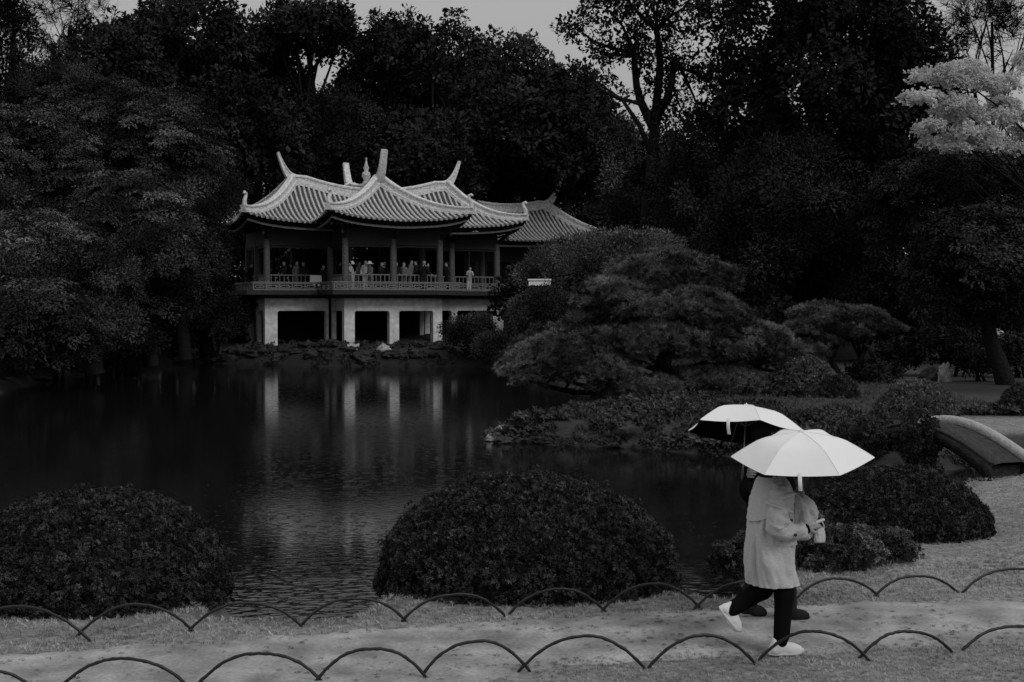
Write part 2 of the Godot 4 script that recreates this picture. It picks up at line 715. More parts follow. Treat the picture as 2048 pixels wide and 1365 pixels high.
# ---------------------------------------------------------------- ground
var pond := PackedVector2Array([Vector2(-26, 12.2), Vector2(-8, 13), Vector2(-5, 13.6), Vector2(-3.3, 13.4), Vector2(-2.65, 12.4), Vector2(-2.5, 11.3), Vector2(-1.6, 11.25), Vector2(-1.35, 12.2), Vector2(-0.9, 13.6), Vector2(0.6, 13.9), Vector2(1.4, 13.3), Vector2(1.72, 12.2), Vector2(2.0, 12.05), Vector2(2.5, 13.2), Vector2(2.9, 13.9), Vector2(3.9, 15.2), Vector2(5.6, 17.8), Vector2(7.3, 20.6),
	Vector2(8.4, 21.6), Vector2(9.6, 22.3), Vector2(14, 23.2), Vector2(22, 24), Vector2(22, 26.6), Vector2(14, 26.2), Vector2(9.6, 25.3), Vector2(8.2, 24.3), Vector2(7.7, 23.2), Vector2(7.1, 22.6), Vector2(6.3, 23.3), Vector2(5.0, 26.2), Vector2(3.0, 28.2), Vector2(1.0, 28.9), Vector2(-0.5, 30.0), Vector2(-0.3, 31.2),
	Vector2(0.9, 33.2), Vector2(1.6, 35.8), Vector2(2.2, 39.0), Vector2(3.0, 44), Vector2(3.2, 50), Vector2(1.4, 57), Vector2(-0.4, 63), Vector2(-1.5, 66.5), Vector2(-4, 67.4), Vector2(-7, 67.6), Vector2(-10, 67.2), Vector2(-13, 69), Vector2(-17, 71.5), Vector2(-21, 73),
	Vector2(-24, 70), Vector2(-21.5, 62), Vector2(-20, 54), Vector2(-18.6, 46), Vector2(-19.5, 36), Vector2(-25, 22)])


func shore(x: float, d: float) -> float:   # metres to the waterline, negative on the water
	var p := Vector2(x, d)
	var best := 1e9
	var inside := false
	var j := pond.size() - 1
	for i in pond.size():
		var a := pond[i]
		var b := pond[j]
		var ab := b - a
		var t := clampf((p - a).dot(ab) / ab.length_squared(), 0.0, 1.0)
		best = minf(best, (p - a - ab * t).length_squared())
		if (a.y > d) != (b.y > d) and x < (b.x - a.x) * (d - a.y) / (b.y - a.y) + a.x:
			inside = not inside
		j = i
	return -sqrt(best) if inside else sqrt(best)


func ground_at(x: float, d: float, s: float) -> float:
	noise.seed = 4
	noise.frequency = 0.35
	var wob := noise.get_noise_2d(x, d) * 0.35
	s += wob * (0.4 if d > 16.0 else 0.12)
	if s < 0.0:
		return maxf(-0.7, s * 0.5)
	var low := 0.45 * smoothstep(0.0, 0.75 if d > 20.0 else 0.32, s)
	if d > 24.0:
		low += 0.2 * smoothstep(0.4, 3.0, s) * smoothstep(24.0, 30.0, d) + 0.09 * wob
	if d > 60.0:
		low += (0.4 + 0.5 * smoothstep(3.5, 9.0, s)) * smoothstep(0.0, 2.8, s) * smoothstep(62.0, 67.0, d) * (1.0 + 0.5 * wob)
		low += 0.03 * maxf(0.0, d - 90.0)
	elif absf(x) < 12.0 and d < 20.0:
		low += 0.012 * wob * smoothstep(12.0, 14.0, d)
	return low


func lines(from: float, to: float, spans: Array) -> Array:   # grid lines: [until, step], ...
	var out := [from]
	for s in spans:
		while out[-1] < s[0] - 1e-3:
			out.append(minf(out[-1] + s[1], s[0]))
	out.append(to)
	return out


func land() -> void:
	var xs := lines(-400.0, 400.0, [[-160, 80.0], [-60, 10.0], [-26, 2.0], [-12, 0.7], [-6, 0.3], [10, 0.16], [18, 0.45], [60, 2.0], [160, 12.0]])
	var ds := lines(-60.0, 600.0, [[-10, 10.0], [6, 2.0], [17, 0.14], [34, 0.3], [76, 0.8], [130, 3.0], [260, 20.0]])
	var mb := MB.new()
	var rows := []
	var tints := PackedColorArray()
	for d in ds:
		var row := PackedVector3Array()
		for x in xs:
			var s := shore(x, d)
			row.append(Vector3(x, ground_at(x, d, s), -d))
			noise.seed = 9
			noise.frequency = 0.22
			var k := noise.get_noise_2d(x, d)
			var t := 0.15
			if d > 24.0:
				t = 0.05 + 0.03 * k
				if x > 9.0 and d < 30.5:
					t = lerpf(t, 0.3, smoothstep(26.4, 27.2, d) * (1 - smoothstep(28.6, 29.8, d)))    # the sandy way beyond the bridge
				if x > 6.0 and d > 36.0 and d < 56.0:
					t = lerpf(t, 0.1, smoothstep(40.0, 44.0, d) * (1.0 - smoothstep(50.0, 53.0, d)) * smoothstep(8.0, 10.5, x) * (1.0 - smoothstep(15.0, 17.0, x)))
			else:
				t = 0.3 + 0.12 * k
				if s < 0.5:
					t *= 0.55
			if d > 56.0:
				t = 0.03 + 0.02 * k
			tints.append(Color(t, t, t))
		rows.append(row)
	mb.grid(rows)
	mb.c = tints
	structure("ground", mb.done(M["ground"]), "garden ground of grass, moss and earth round the pond")


func ruffle() -> void:   # wind ripples that run up the inlet between the bushes and die out further off
	var mb := MB.new()
	var rows := []
	var f := FastNoiseLite.new()
	f.seed = 15
	f.frequency = 1.0
	f.fractal_octaves = 2
	for i in 340:
		var d := 10.9 + i * 0.02
		var row := PackedVector3Array()
		for k in 128:
			var x := -4.6 + k * 0.06
			var a := smoothstep(17.0, 12.0, d) * smoothstep(-4.6, -3.4, x) * smoothstep(3.0, 1.8, x)
			var y := f.get_noise_2d(x * 4.5, d * 9.0) + 0.8 * f.get_noise_2d(x * 9.0 + 30.0, d * 19.0)
			row.append(Vector3(x, 0.004 + 0.0078 * a * y, -d))
		rows.append(row)
	mb.grid(rows)
	structure("ruffled_water", mb.done(M["pond water"]), "wind-ruffled water in the inlet between the two big bushes")


func fence_d(x: float, far: bool) -> float:
	return (10.69 + 0.203 * (x + 1.79) if far else 9.2 + 0.167 * (x + 1.0))


func walk() -> void:
	var mb := MB.new()
	var rows := []
	for i in 150:
		var x := -9.0 + i * 0.16
		noise.seed = 21
		noise.frequency = 1.1
		var a := fence_d(x, false) + 0.02 + 0.14 * noise.get_noise_1d(x) - 1.4 * smoothstep(0.4, -1.4, x)
		var b := fence_d(x, true) - 0.04 + 0.16 * noise.get_noise_1d(x + 40.0) - 0.22 * smoothstep(-0.5, -3.5, x) - 0.35 * smoothstep(3.0, 5.5, x)
		var row := PackedVector3Array()
		for k in 15:
			var t := k / 14.0
			noise.frequency = 1.6
			row.append(Vector3(x, 0.444 + 0.018 * minf(1.0, sin(t * PI) * 2.2) + 0.004 * noise.get_noise_2d(x * 1.5, t * 5.0), -lerpf(a, b, t)))
		rows.append(row)
	mb.grid(rows)
	structure("path", mb.done(M["path earth"]), "wet trodden earth path between the two hoop fences")


func turf() -> void:
	var o := Node3D.new()
	o.name = "grass"
	add_child(o)
	tag(o, "short dry grass along the fences and over the sloping lawn", "grass", "", "stuff")
	var zones := [[-8.0, 9.0, 0.0, 1], [-0.8, 9.0, 0.0, 2], [2.0, 14.0, 0.0, 3], [-9.0, 9.0, 0.0, 4]]
	for zone in zones:
		var where: Array[Transform3D] = []
		var tint := PackedColorArray()
		rng.seed = 300 + zone[3]
		var count: int = [0, 11000, 13000, 26000, 3500][zone[3]]
		for i in count:
			var x := rng.randf_range(zone[0], zone[1])
			var d := 0.0
			var size := rng.randf_range(0.014, 0.032)
			var keep := 1.0
			noise.seed = 33
			noise.frequency = 1.3
			match zone[3]:
				1:
					d = fence_d(x, true) + rng.randf_range(-0.2, 1.35) - 0.25 * smoothstep(0.0, -3.0, x)
					size *= rng.randf_range(0.9, 1.6)
				2:
					d = fence_d(x, false) + 0.25 - rng.randf() * 2.2
					keep = smoothstep(-0.35, 0.1, noise.get_noise_2d(x, d) + 0.55 * smoothstep(-0.2, 1.2, x) - 0.1)
				3:
					d = rng.randf_range(12.3, 21.5)
				4:
					d = lerpf(fence_d(x, false), fence_d(x, true), rng.randf())
					keep = smoothstep(0.12, 0.3, noise.get_noise_2d(x * 0.8, d) - 0.25 + 0.65 * smoothstep(2.8, 4.6, x))
					size *= 0.6
			var s := shore(x, d)
			if s < 0.12 or rng.randf() > keep:
				continue
			var y := ground_at(x, d, s) - 0.004
			where.append(Transform3D(Basis(Vector3.UP, rng.randf() * TAU).scaled(Vector3(size * 1.3, size, size * 1.3)), Vector3(x, y, -d)))
			noise.frequency = 0.8
			var t := 0.42 + 0.26 * noise.get_noise_2d(x, d) + rng.randf_range(-0.09, 0.1)
			tint.append(Color.WHITE * maxf(0.05, t))
		scatter("grass_tufts", o, "grass", where, tint)


func litter() -> void:   # fallen leaves and crumbs of earth on the path
	var o := Node3D.new()
	o.name = "leaf_litter"
	add_child(o)
	tag(o, "fallen leaves and earth crumbs strewn over the path", "leaf litter", "", "stuff")
	var where: Array[Transform3D] = []
	var tint := PackedColorArray()
	rng.seed = 404
	for i in 2600:
		var x := rng.randf_range(-6.0, 6.0)
		var d := lerpf(fence_d(x, false) - (1.6 if x < -0.5 else 0.0), fence_d(x, true) - 0.1, rng.randf())
		noise.seed = 71
		noise.frequency = 0.9
		if noise.get_noise_2d(x * 0.7, d * 2.2) < rng.randf_range(-0.3, 0.5):
			continue
		var k := rng.randf_range(0.006, 0.02)
		where.append(Transform3D(Basis(Vector3.UP, rng.randf() * TAU).scaled(Vector3(k * 1.6, k * 0.4, k)), Vector3(x, 0.468, -d)))
		tint.append(Color.WHITE * rng.randf_range(0.01, 0.09))
	scatter("fallen_leaves", o, "broad", where, tint)


func rock_mesh(seed_: int, m: String) -> ArrayMesh:
	noise.seed = seed_
	noise.frequency = 0.9
	var rows := []
	for i in 15:
		var a := PI * i / 14
		var row := PackedVector3Array()
		for k in 19:
			var o := TAU * k / 19
			var p := Vector3(sin(a) * cos(o), cos(a), sin(a) * sin(o))
			row.append(p * (1.0 + 0.7 * noise.get_noise_3dv(p * 1.4) + 0.4 * noise.get_noise_3dv(p * 3.6) + 0.25 * noise.get_noise_3dv(p * 8.0)) * Vector3(1, 0.75, 1))
		rows.append(row)
	var mb := MB.new()
	mb.grid(rows, true)
	return mb.done(M[m])


var rocks := []
func rock(label: String, at: Vector3, size: Vector3, turn: float, pale := false, group := "") -> void:
	if rocks.is_empty():
		for i in 5:
			rocks.append([rock_mesh(40 + i, "stone"), null])
			rocks[i][1] = rocks[i][0].duplicate()
			rocks[i][1].surface_set_material(0, M["pale stone"])
	var k := absi(int(at.x * 37.0 + at.z * 11.0)) % 5
	var o := solo("rock", rocks[k][1 if pale else 0], label, "rock", at, group)
	o.rotation = Vector3(0.1 * sin(turn * 3), turn, 0.1 * cos(turn * 5))
	o.scale = size


func clipped(called: String, label: String, category: String, at: Vector3, r: Vector3, size: float, space: float, lo: float, hi: float, kind := "azalea") -> Node3D:
	var o := thing(called, label, category, at)
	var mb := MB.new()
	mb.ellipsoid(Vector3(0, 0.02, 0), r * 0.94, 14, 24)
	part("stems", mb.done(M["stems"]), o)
	var where: Array[Transform3D] = []
	var tint := PackedColorArray()
	clump(kind)
	rng.seed = label.hash()
	noise.seed = rng.randi() % 999
	noise.frequency = 1.0
	var area := TAU * pow((pow(r.x * r.y, 1.6) + pow(r.y * r.z, 1.6) + pow(r.x * r.z, 1.6)) / 3.0, 1.0 / 1.6)
	for i in int(area * 1.25 / (space * space)):
		var d := rand_dir()
		if d.y < -0.25:
			d.y = -d.y
		if d.z < -0.5 and rng.randf() < 0.5:
			continue
		var sq := Vector3(d.x, d.y, d.z)
		var k := pow(pow(absf(d.x), 2.15) + pow(absf(d.y), 2.15) + pow(absf(d.z), 2.15), -1.0 / 2.15)   # a little squarer than a dome
		var p := sq * k * r * (1.0 + 0.045 * noise.get_noise_3dv(d * r * 2.6) - 0.05 * pow(rng.randf(), 2.0) + (0.05 if rng.randf() < 0.02 else 0.0))
		if p.y < -0.05:
			continue
		var up := (d + rand_dir() * 0.5 + Vector3.UP * 0.3).normalized()
		var s := up.cross(rand_dir()).normalized()
		where.append(Transform3D(Basis(s, up, s.cross(up)) * size * rng.randf_range(0.6, 1.25), p))
		var t := clampf(0.4 + noise.get_noise_3dv(p * 11.0) * 0.7 + rng.randf_range(-0.35, 0.35), 0, 1)
		tint.append(Color.WHITE * lerpf(lo, hi, t * t))
	for i in 46:   # stray shoots that have grown out since the last clipping
		var d := rand_dir()
		d = Vector3(d.x, absf(d.y) * 0.8 + 0.2, absf(d.z)).normalized()
		var up := (d + rand_dir() * 0.3 + Vector3.UP * 0.4).normalized()
		var s := up.cross(rand_dir()).normalized()
		where.append(Transform3D(Basis(s * size * 0.5, up * size * 1.5, s.cross(up) * size * 0.5), d * r * 1.02))
		tint.append(Color.WHITE * hi * 1.2)
	scatter("leaves", o, kind, where, tint)
	return o


# ---------------------------------------------------------------- the pavilion
func roof_height(q: Dictionary, l: float, w: float) -> float:
	var dl: float = q.U - absf(l)
	var dw: float = q.V - absf(w)
	var t := clampf(minf(dl, dw) / q.V, 0.0, 1.0)
	var h: float = q.eave + q.rise * (0.52 * t + 0.48 * t * t)
	h += q.lift * pow(1.0 - t, 2.0) * exp(-absf(dl - dw) / 1.5)
	h += q.crest * t * t * t * pow(clampf(absf(l) / maxf(0.1, q.U - q.V), 0.0, 1.0), 2.0)
	return h


func roof_point(q: Dictionary, l: float, w: float, up := 0.0) -> Vector3:
	var h := roof_height(q, l, w) + up
	return Vector3(l + q.off, h, w) if q.along else Vector3(w + q.off, h, l)


func roof_skin(mb: MB, q: Dictionary, up: float, shrink: float) -> void:
	for s in [-1.0, 1.0]:
		var a := []
		var b := []
		for i in 9:
			var t := i / 8.0
			var d: float = q.V * t * (1.0 - shrink) + q.V * shrink
			var row := PackedVector3Array()
			var hl: float = q.U - d
			for j in 29:
				row.append(roof_point(q, lerpf(-hl, hl, j / 28.0), s * (q.V - d), up))
			a.append(row)
			row = PackedVector3Array()
			for j in 17:
				row.append(roof_point(q, s * hl, lerpf(-(q.V - d), q.V - d, j / 16.0), up))
			b.append(row)
		mb.grid(a)
		mb.grid(b)


func tile_row(mb: MB, q: Dictionary, on_end: bool, s: float, x: float) -> void:
	var most: float = (q.V - absf(x)) / q.V if on_end else minf(1.0, (q.U - absf(x)) / q.V)
	var count := maxi(3, int(most * q.V / 0.34))
	var shift := 0.02 * sin(x * 41.0 + s)
	var path := []
	var rad := []
	for i in count + 1:
		var t := lerpf(-0.02, most * 0.985, float(i) / count)
		var inward: float = q.V * t
		path.append(roof_point(q, s * (q.U - inward), x + shift, 0.045) if on_end else roof_point(q, x + shift, s * (q.V - inward), 0.045))
		rad.append(0.068 if i % 2 else 0.084)
	mb.tube(path, rad, 6)


var ridge_shape := [Vector2(-0.23, -0.1), Vector2(-0.23, 0.1), Vector2(-0.15, 0.13), Vector2(-0.15, 0.38), Vector2(-0.21, 0.41), Vector2(-0.21, 0.5), Vector2(-0.1, 0.56), Vector2(0.1, 0.56), Vector2(0.21, 0.5), Vector2(0.21, 0.41), Vector2(0.15, 0.38), Vector2(0.15, 0.13), Vector2(0.23, 0.1), Vector2(0.23, -0.1)]


func roof(root: Node3D, q: Dictionary, ends: Array, sides: Array, horn: float, horn_side: float) -> void:
	var mb := MB.new()
	roof_skin(mb, q, 0.0, 0.0)
	var r := part("roof", mb.done(M["tile bed"]), root)
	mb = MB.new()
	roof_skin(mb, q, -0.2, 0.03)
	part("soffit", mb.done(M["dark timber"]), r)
	var rest := MB.new()
	for on_end in [false, true]:
		for s in [-1.0, 1.0]:
			var half: float = q.V if on_end else q.U
			var count := int(half * 2.0 / 0.3)
			for i in count:
				var x: float = -half + (i + 0.5) * half * 2.0 / count
				var single: bool = (s in (ends if on_end else sides)) and not (not on_end and not q.along and x < 0.0)
				if single:
					mb = MB.new()
					mb.col = Color.WHITE * (0.85 + 0.3 * absf(sin(x * 57.0 + s * 3.0)))
					tile_row(mb, q, on_end, s, x)
					part("tile_row", mb.done(M["roof tile"]), r)
				else:
					tile_row(rest, q, on_end, s, x)
	if rest.v.size():
		part("rear_tiles", rest.done(M["roof tile"]), r, Vector3.ZERO, "stuff")
	# the pale board that follows the curved eave, and the dark rafters above it
	for on_end in [false, true]:
		for s in [-1.0, 1.0]:
			mb = MB.new()
			var half: float = (q.V if on_end else q.U) - 0.34
			var path := []
			for j in 25:
				var x := lerpf(-half, half, j / 24.0)
				path.append(roof_point(q, s * (q.U - 0.34), x, -0.42) if on_end else roof_point(q, x, s * (q.V - 0.34), -0.42))
			var across := Vector3(0, 0, 1) if on_end != q.along else Vector3(1, 0, 0)
			mb.sweep(path, [Vector3(across.z, 0, across.x) if false else across], [Vector2(-0.05, -0.06), Vector2(-0.05, 0.06), Vector2(0.05, 0.06), Vector2(0.05, -0.06)], [Vector2.ONE])
			part("eave_board", mb.done(M["rail timber"]), r)
	# crest with its swept-up horns
	mb = MB.new()
	var path := []
	var scales := []
	var top: float = q.U - q.V
	for e in [-1.0, 1.0]:
		var tip := []
		for k in 7:
			var u := (k + 1) / 7.0
			tip.append([e * (top + 0.15 + horn * (0.06 + 0.5 * u)), horn * (0.02 + 0.28 * u + 0.72 * u * u), Vector2(lerpf(1.0, horn_side, u), lerpf(0.95, 0.22, pow(u, 0.75)))])
		if e < 0:
			tip.reverse()
		if e > 0:
			for j in 15:
				path.append(roof_point(q, lerpf(-top - 0.1, top + 0.1, j / 14.0), 0, -0.02))
				scales.append(Vector2.ONE)
		for p in tip:
			var base := roof_point(q, e * top, 0)
			path.append(base + (Vector3(p[0] - e * top, p[1], 0) if q.along else Vector3(0, p[1], p[0] - e * top)))
			scales.append(p[2])
	mb.sweep(path, [Vector3(0, 0, 1) if q.along else Vector3(1, 0, 0)], ridge_shape, scales)
	part("ridge", mb.done(M["plaster"]), r)
	for e in [-1.0, 1.0]:
		for s in [-1.0, 1.0]:
			mb = MB.new()
			path = []
			scales = []
			for j in 13:
				var t := 1.0 - j / 12.0
				path.append(roof_point(q, e * (q.U - q.V * t), s * q.V * (1.0 - t), 0.0))
				scales.append(Vector2(1.0, lerpf(0.62, 0.95, t)))
			var dir := (Vector3(e, 0, s) if q.along else Vector3(s, 0, e)).normalized()
			mb.sweep(path, [dir.cross(Vector3.UP)], ridge_shape, scales)
			part("hip_ridge", mb.done(M["plaster"]), r)
			mb = MB.new()
			var c: Vector3 = path[-1] - dir * 0.25
			mb.tube([c, c + dir * 0.12 + Vector3.UP * 0.35, c + dir * 0.1 + Vector3.UP * 0.6, c - dir * 0.02 + Vector3.UP * 0.82, c - dir * 0.05 + Vector3.UP * 0.98, c + dir * 0.1 + Vector3.UP * 1.04, c + dir * 0.2 + Vector3.UP * 0.96], [0.17, 0.15, 0.12, 0.1, 0.1, 0.09, 0.05], 7)
			part("corner_finial", mb.done(M["plaster"]), r)


func arcade(width: float, piers: Array, y0: float, beam: float, top: float, r := 0.13) -> PackedVector2Array:
	var o := PackedVector2Array()
	for i in piers.size():
		o.append(Vector2(piers[i][0], y0))
		o.append(Vector2(piers[i][1], y0))
		if i + 1 < piers.size():
			for k in 4:
				var a := PI - PI * 0.5 * k / 3.0
				o.append(Vector2(piers[i][1] + r + r * cos(a), beam - r + r * sin(a)))
			for k in 4:
				var a := PI * 0.5 - PI * 0.5 * k / 3.0
				o.append(Vector2(piers[i + 1][0] - r + r * cos(a), beam - r + r * sin(a)))
	o.append(Vector2(width, top))
	o.append(Vector2(0, top))
	return o


func floor_plate(outline: Array, y: float, thick: float, m: String) -> ArrayMesh:
	var mb := MB.new()
	mb.plate(PackedVector2Array(outline), Transform3D(Basis(Vector3(1, 0, 0), Vector3(0, 0, 1), Vector3(0, -1, 0)), Vector3(0, y, 0)), thick)
	return mb.done(M[m])


func cross_plan(a: float, b: float, w: float, f: float, off: float) -> Array:
	return [Vector2(-a, -b), Vector2(a, -b), Vector2(a, b), Vector2(w + off, b), Vector2(w + off, f), Vector2(-w + off, f), Vector2(-w + off, b), Vector2(-a, b)]


func fret_panel(w: float) -> ArrayMesh:
	var mb := MB.new()
	var h := 0.4
	for y in [0.03, h - 0.03]:
		mb.box(Vector3(w * 0.5, y, 0), Vector3(w, 0.06, 0.08))
	mb.box(Vector3(0.03, h * 0.5, 0), Vector3(0.06, h - 0.13, 0.075))
	for y in [0.13, 0.27]:
		mb.box(Vector3(w * 0.5, y, 0), Vector3(w * 0.6, 0.045, 0.05))
	for x in [0.2, 0.8]:
		mb.box(Vector3(w * x, 0.2, 0), Vector3(0.045, 0.095, 0.05))
	for x in [0.1, 0.9]:
		mb.box(Vector3(w * x, 0.2, 0), Vector3(w * 0.16, 0.04, 0.045))
	return mb.done(M["rail timber"])


func pavilion() -> void:
	var o := thing("garden_pavilion", "open two-storey garden pavilion with white upswept roof ridges standing over the pond", "pavilion", Vector3(-8.48, 0, -77), deg_to_rad(24))
	var off := -0.45
	# the concrete substructure
	var walls := [
		[Vector3(off - 2.9, 0, 5.28), 0.0, 5.8, [[0.0, 0.6], [2.64, 3.2], [5.26, 5.8]]],
		[Vector3(off - 2.68, 0, 5.05), PI * 0.5, 2.5, [[0.0, 0.3], [2.3, 2.5]]],
		[Vector3(off + 2.68, 0, 5.05), PI * 0.5, 2.5, [[0.0, 0.3], [2.3, 2.5]]],
		[Vector3(-7.1, 0, 2.3), 0.0, 3.7, [[0.0, 0.72], [3.56, 3.7]]],
		[Vector3(off + 2.95, 0, 2.3), 0.0, 5.1, [[0.0, 0.3], [1.7, 2.05], [4.4, 5.1]]],
		[Vector3(-6.88, 0, 2.07), PI * 0.5, 4.4, [[0.0, 0.5], [1.9, 2.35], [3.9, 4.4]]],
		[Vector3(7.38, 0, 2.07), PI * 0.5, 4.4, [[0.0, 0.7], [1.9, 2.5], [3.7, 4.4]]],
		[Vector3(-7.1, 0, -2.5), 0.0, 14.7, [[0.0, 0.7], [3.4, 4.2], [6.7, 7.5], [10.0, 10.8], [14.0, 14.7]]]]
	for w in walls:
		var mb := MB.new()
		mb.plate(arcade(w[2], w[3], 0.5, 2.95, 3.66), Transform3D(Basis(Vector3.UP, w[1]), w[0]), 0.44 if w[1] == 0.0 else 0.24)
		part("arcade_wall", mb.done(M["concrete"]), o)
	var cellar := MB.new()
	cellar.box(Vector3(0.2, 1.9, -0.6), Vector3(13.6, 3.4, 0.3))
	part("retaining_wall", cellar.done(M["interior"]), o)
	part("deck_bearer", floor_plate(cross_plan(7.35, 2.8, 3.2, 5.85, off), 3.755, 0.18, "dark timber"), o)
	part("deck", floor_plate(cross_plan(8.3, 3.4, 3.8, 6.4, off), 3.975, 0.25, "dark timber"), o)
	# fret balustrade round the deck edge
	var edges := [[Vector2(off - 3.75, 6.33), Vector2(off + 3.75, 6.33)], [Vector2(off - 3.75, 6.25), Vector2(off - 3.75, 3.42)], [Vector2(-7.95, 3.33), Vector2(off - 3.85, 3.33)], [Vector2(off + 3.85, 3.33), Vector2(8.25, 3.33)], [Vector2(-7.95, 3.25), Vector2(-7.95, -3.33)]]
	var panel := {}
	for e in edges:
		var along: Vector2 = e[1] - e[0]
		var count := int(along.length() / 0.72)
		var w := along.length() / count
		var mesh := fret_panel(w)
		for i in count:
			var at: Vector2 = e[0] + along * (float(i) / count)
			var f := part("fret_panel", mesh, o, Vector3(at.x, 4.11, at.y))
			f.rotation.y = -along.angle()
		var mb := MB.new()
		mb.bar(Vector3(e[0].x, 4.545, e[0].y), Vector3(e[1].x, 4.545, e[1].y), 0.13, 0.06)
		part("balustrade_cap", mb.done(M["rail timber"]), o)
	# columns, slim railings, beams
	var cols := [Vector2(off - 2.8, 5.4), Vector2(off, 5.4), Vector2(off + 2.8, 5.4), Vector2(off - 2.8, 2.4), Vector2(off + 2.8, 2.4), Vector2(-6.95, 2.4), Vector2(4.25, 2.4), Vector2(7.2, 2.4), Vector2(-6.95, 0), Vector2(-6.95, -2.4), Vector2(-4.2, -2.4), Vector2(-1.6, -2.4), Vector2(1.2, -2.4), Vector2(4.2, -2.4), Vector2(7.2, -2.4), Vector2(7.2, 0)]
	for c in cols:
		var mb := MB.new()
		mb.tube([Vector3(0, 4.1, 0), Vector3(0, 4.25, 0), Vector3(0, 4.26, 0), Vector3(0, 7.0, 0)], [0.27, 0.25, 0.2, 0.18], 12)
		part("column", mb.done(M["column timber"]), o, Vector3(c.x, 0, c.y))
	var bays := [[0, 1], [1, 2], [3, 0], [5, 3], [4, 6], [6, 7], [8, 5], [9, 8]]
	for b in bays:
		var mb := MB.new()
		var p := Vector3(cols[b[0]].x, 0, cols[b[0]].y)
		var q := Vector3(cols[b[1]].x, 0, cols[b[1]].y)
		for y in [4.22, 4.98]:
			mb.bar(p + Vector3.UP * y, q + Vector3.UP * y, 0.06, 0.06)
		var count := int((q - p).length() / 0.24)
		for i in range(1, count):
			var at := p.lerp(q, float(i) / count)
			mb.box(at + Vector3.UP * 4.6, Vector3(0.035, 0.7, 0.035))
		part("slim_railing", mb.done(M["rail timber"]), o)
		mb = MB.new()
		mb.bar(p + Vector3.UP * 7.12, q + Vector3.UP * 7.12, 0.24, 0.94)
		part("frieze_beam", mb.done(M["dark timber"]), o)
		mb = MB.new()
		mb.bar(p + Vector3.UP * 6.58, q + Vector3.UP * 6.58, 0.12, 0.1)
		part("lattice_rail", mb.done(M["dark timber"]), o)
	for i in [0, 1, 2, 5, 6, 7]:
		var mb := MB.new()
		var out: Vector3 = Vector3(-0.5 if i in [0, 5] else (0.5 if i in [2, 7] else 0.0), 0, 1.0)
		mb.bar(Vector3(0, 7.0, 0), Vector3(0, 7.75, 0) + out * 1.05, 0.14, 0.2)
		mb.ellipsoid(Vector3(0, 7.3, 0) + out * 0.75, Vector3(0.1, 0.16, 0.1), 5, 8)
		part("bracket", mb.done(M["dark timber"]), o, Vector3(cols[i].x, 0, cols[i].y))
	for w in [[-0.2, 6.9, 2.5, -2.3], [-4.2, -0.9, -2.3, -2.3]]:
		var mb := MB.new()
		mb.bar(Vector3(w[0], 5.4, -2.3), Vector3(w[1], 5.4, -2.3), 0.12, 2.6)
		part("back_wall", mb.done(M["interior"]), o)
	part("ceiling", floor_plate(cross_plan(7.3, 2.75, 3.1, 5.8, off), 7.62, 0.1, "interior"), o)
	var main := {"U": 8.6, "V": 3.9, "along": true, "off": 0.0, "eave": 7.82, "rise": 1.95, "lift": 0.62, "crest": 0.8}
	var wing := {"U": 7.0, "V": 4.25, "along": false, "off": off, "eave": 7.86, "rise": 2.2, "lift": 0.62, "crest": 0.35}
	roof(o, main, [-1.0], [1.0], 1.6, 0.55)
	roof(o, wing, [1.0], [-1.0], 1.75, 0.85)
	var mb2 := MB.new()
	mb2.tube([Vector3(0, 0, 0), Vector3(0, 0.35, 0), Vector3(0, 0.4, 0), Vector3(0, 0.62, 0), Vector3(0, 0.85, 0), Vector3(0, 0.95, 0), Vector3(0, 1.15, 0), Vector3(0, 1.32, 0), Vector3(0, 1.6, 0), Vector3(0, 1.75, 0)], [0.24, 0.2, 0.13, 0.27, 0.24, 0.11, 0.18, 0.1, 0.04, 0.07], 10)
	part("gourd_finial", mb2.done(M["roof tile"]), o, Vector3(off, 10.35, 0.4))


func annex() -> void:
	var o := thing("rear_hall", "lower tiled hall with one upswept ridge horn, half hidden behind the pavilion and spreading maple", "hall", Vector3(-0.6, 0, -89), deg_to_rad(22))
	var q := {"U": 7.4, "V": 4.3, "along": true, "off": 0.0, "eave": 7.55, "rise": 2.3, "lift": 0.3, "crest": 0.4}
	roof(o, q, [], [1.0], 2.4, 0.6)
	var mb := MB.new()
	mb.box(Vector3(0, 4.3, 0), Vector3(11.6, 6.4, 5.4))
	part("wall", mb.done(M["dark timber"]), o)
	for x in [-4.0, -1.4, 1.2, 3.8]:
		mb = MB.new()
		mb.box(Vector3(x, 5.0, 2.72), Vector3(1.7, 2.4, 0.1))
		part("door_panel", mb.done(M["interior"]), o)



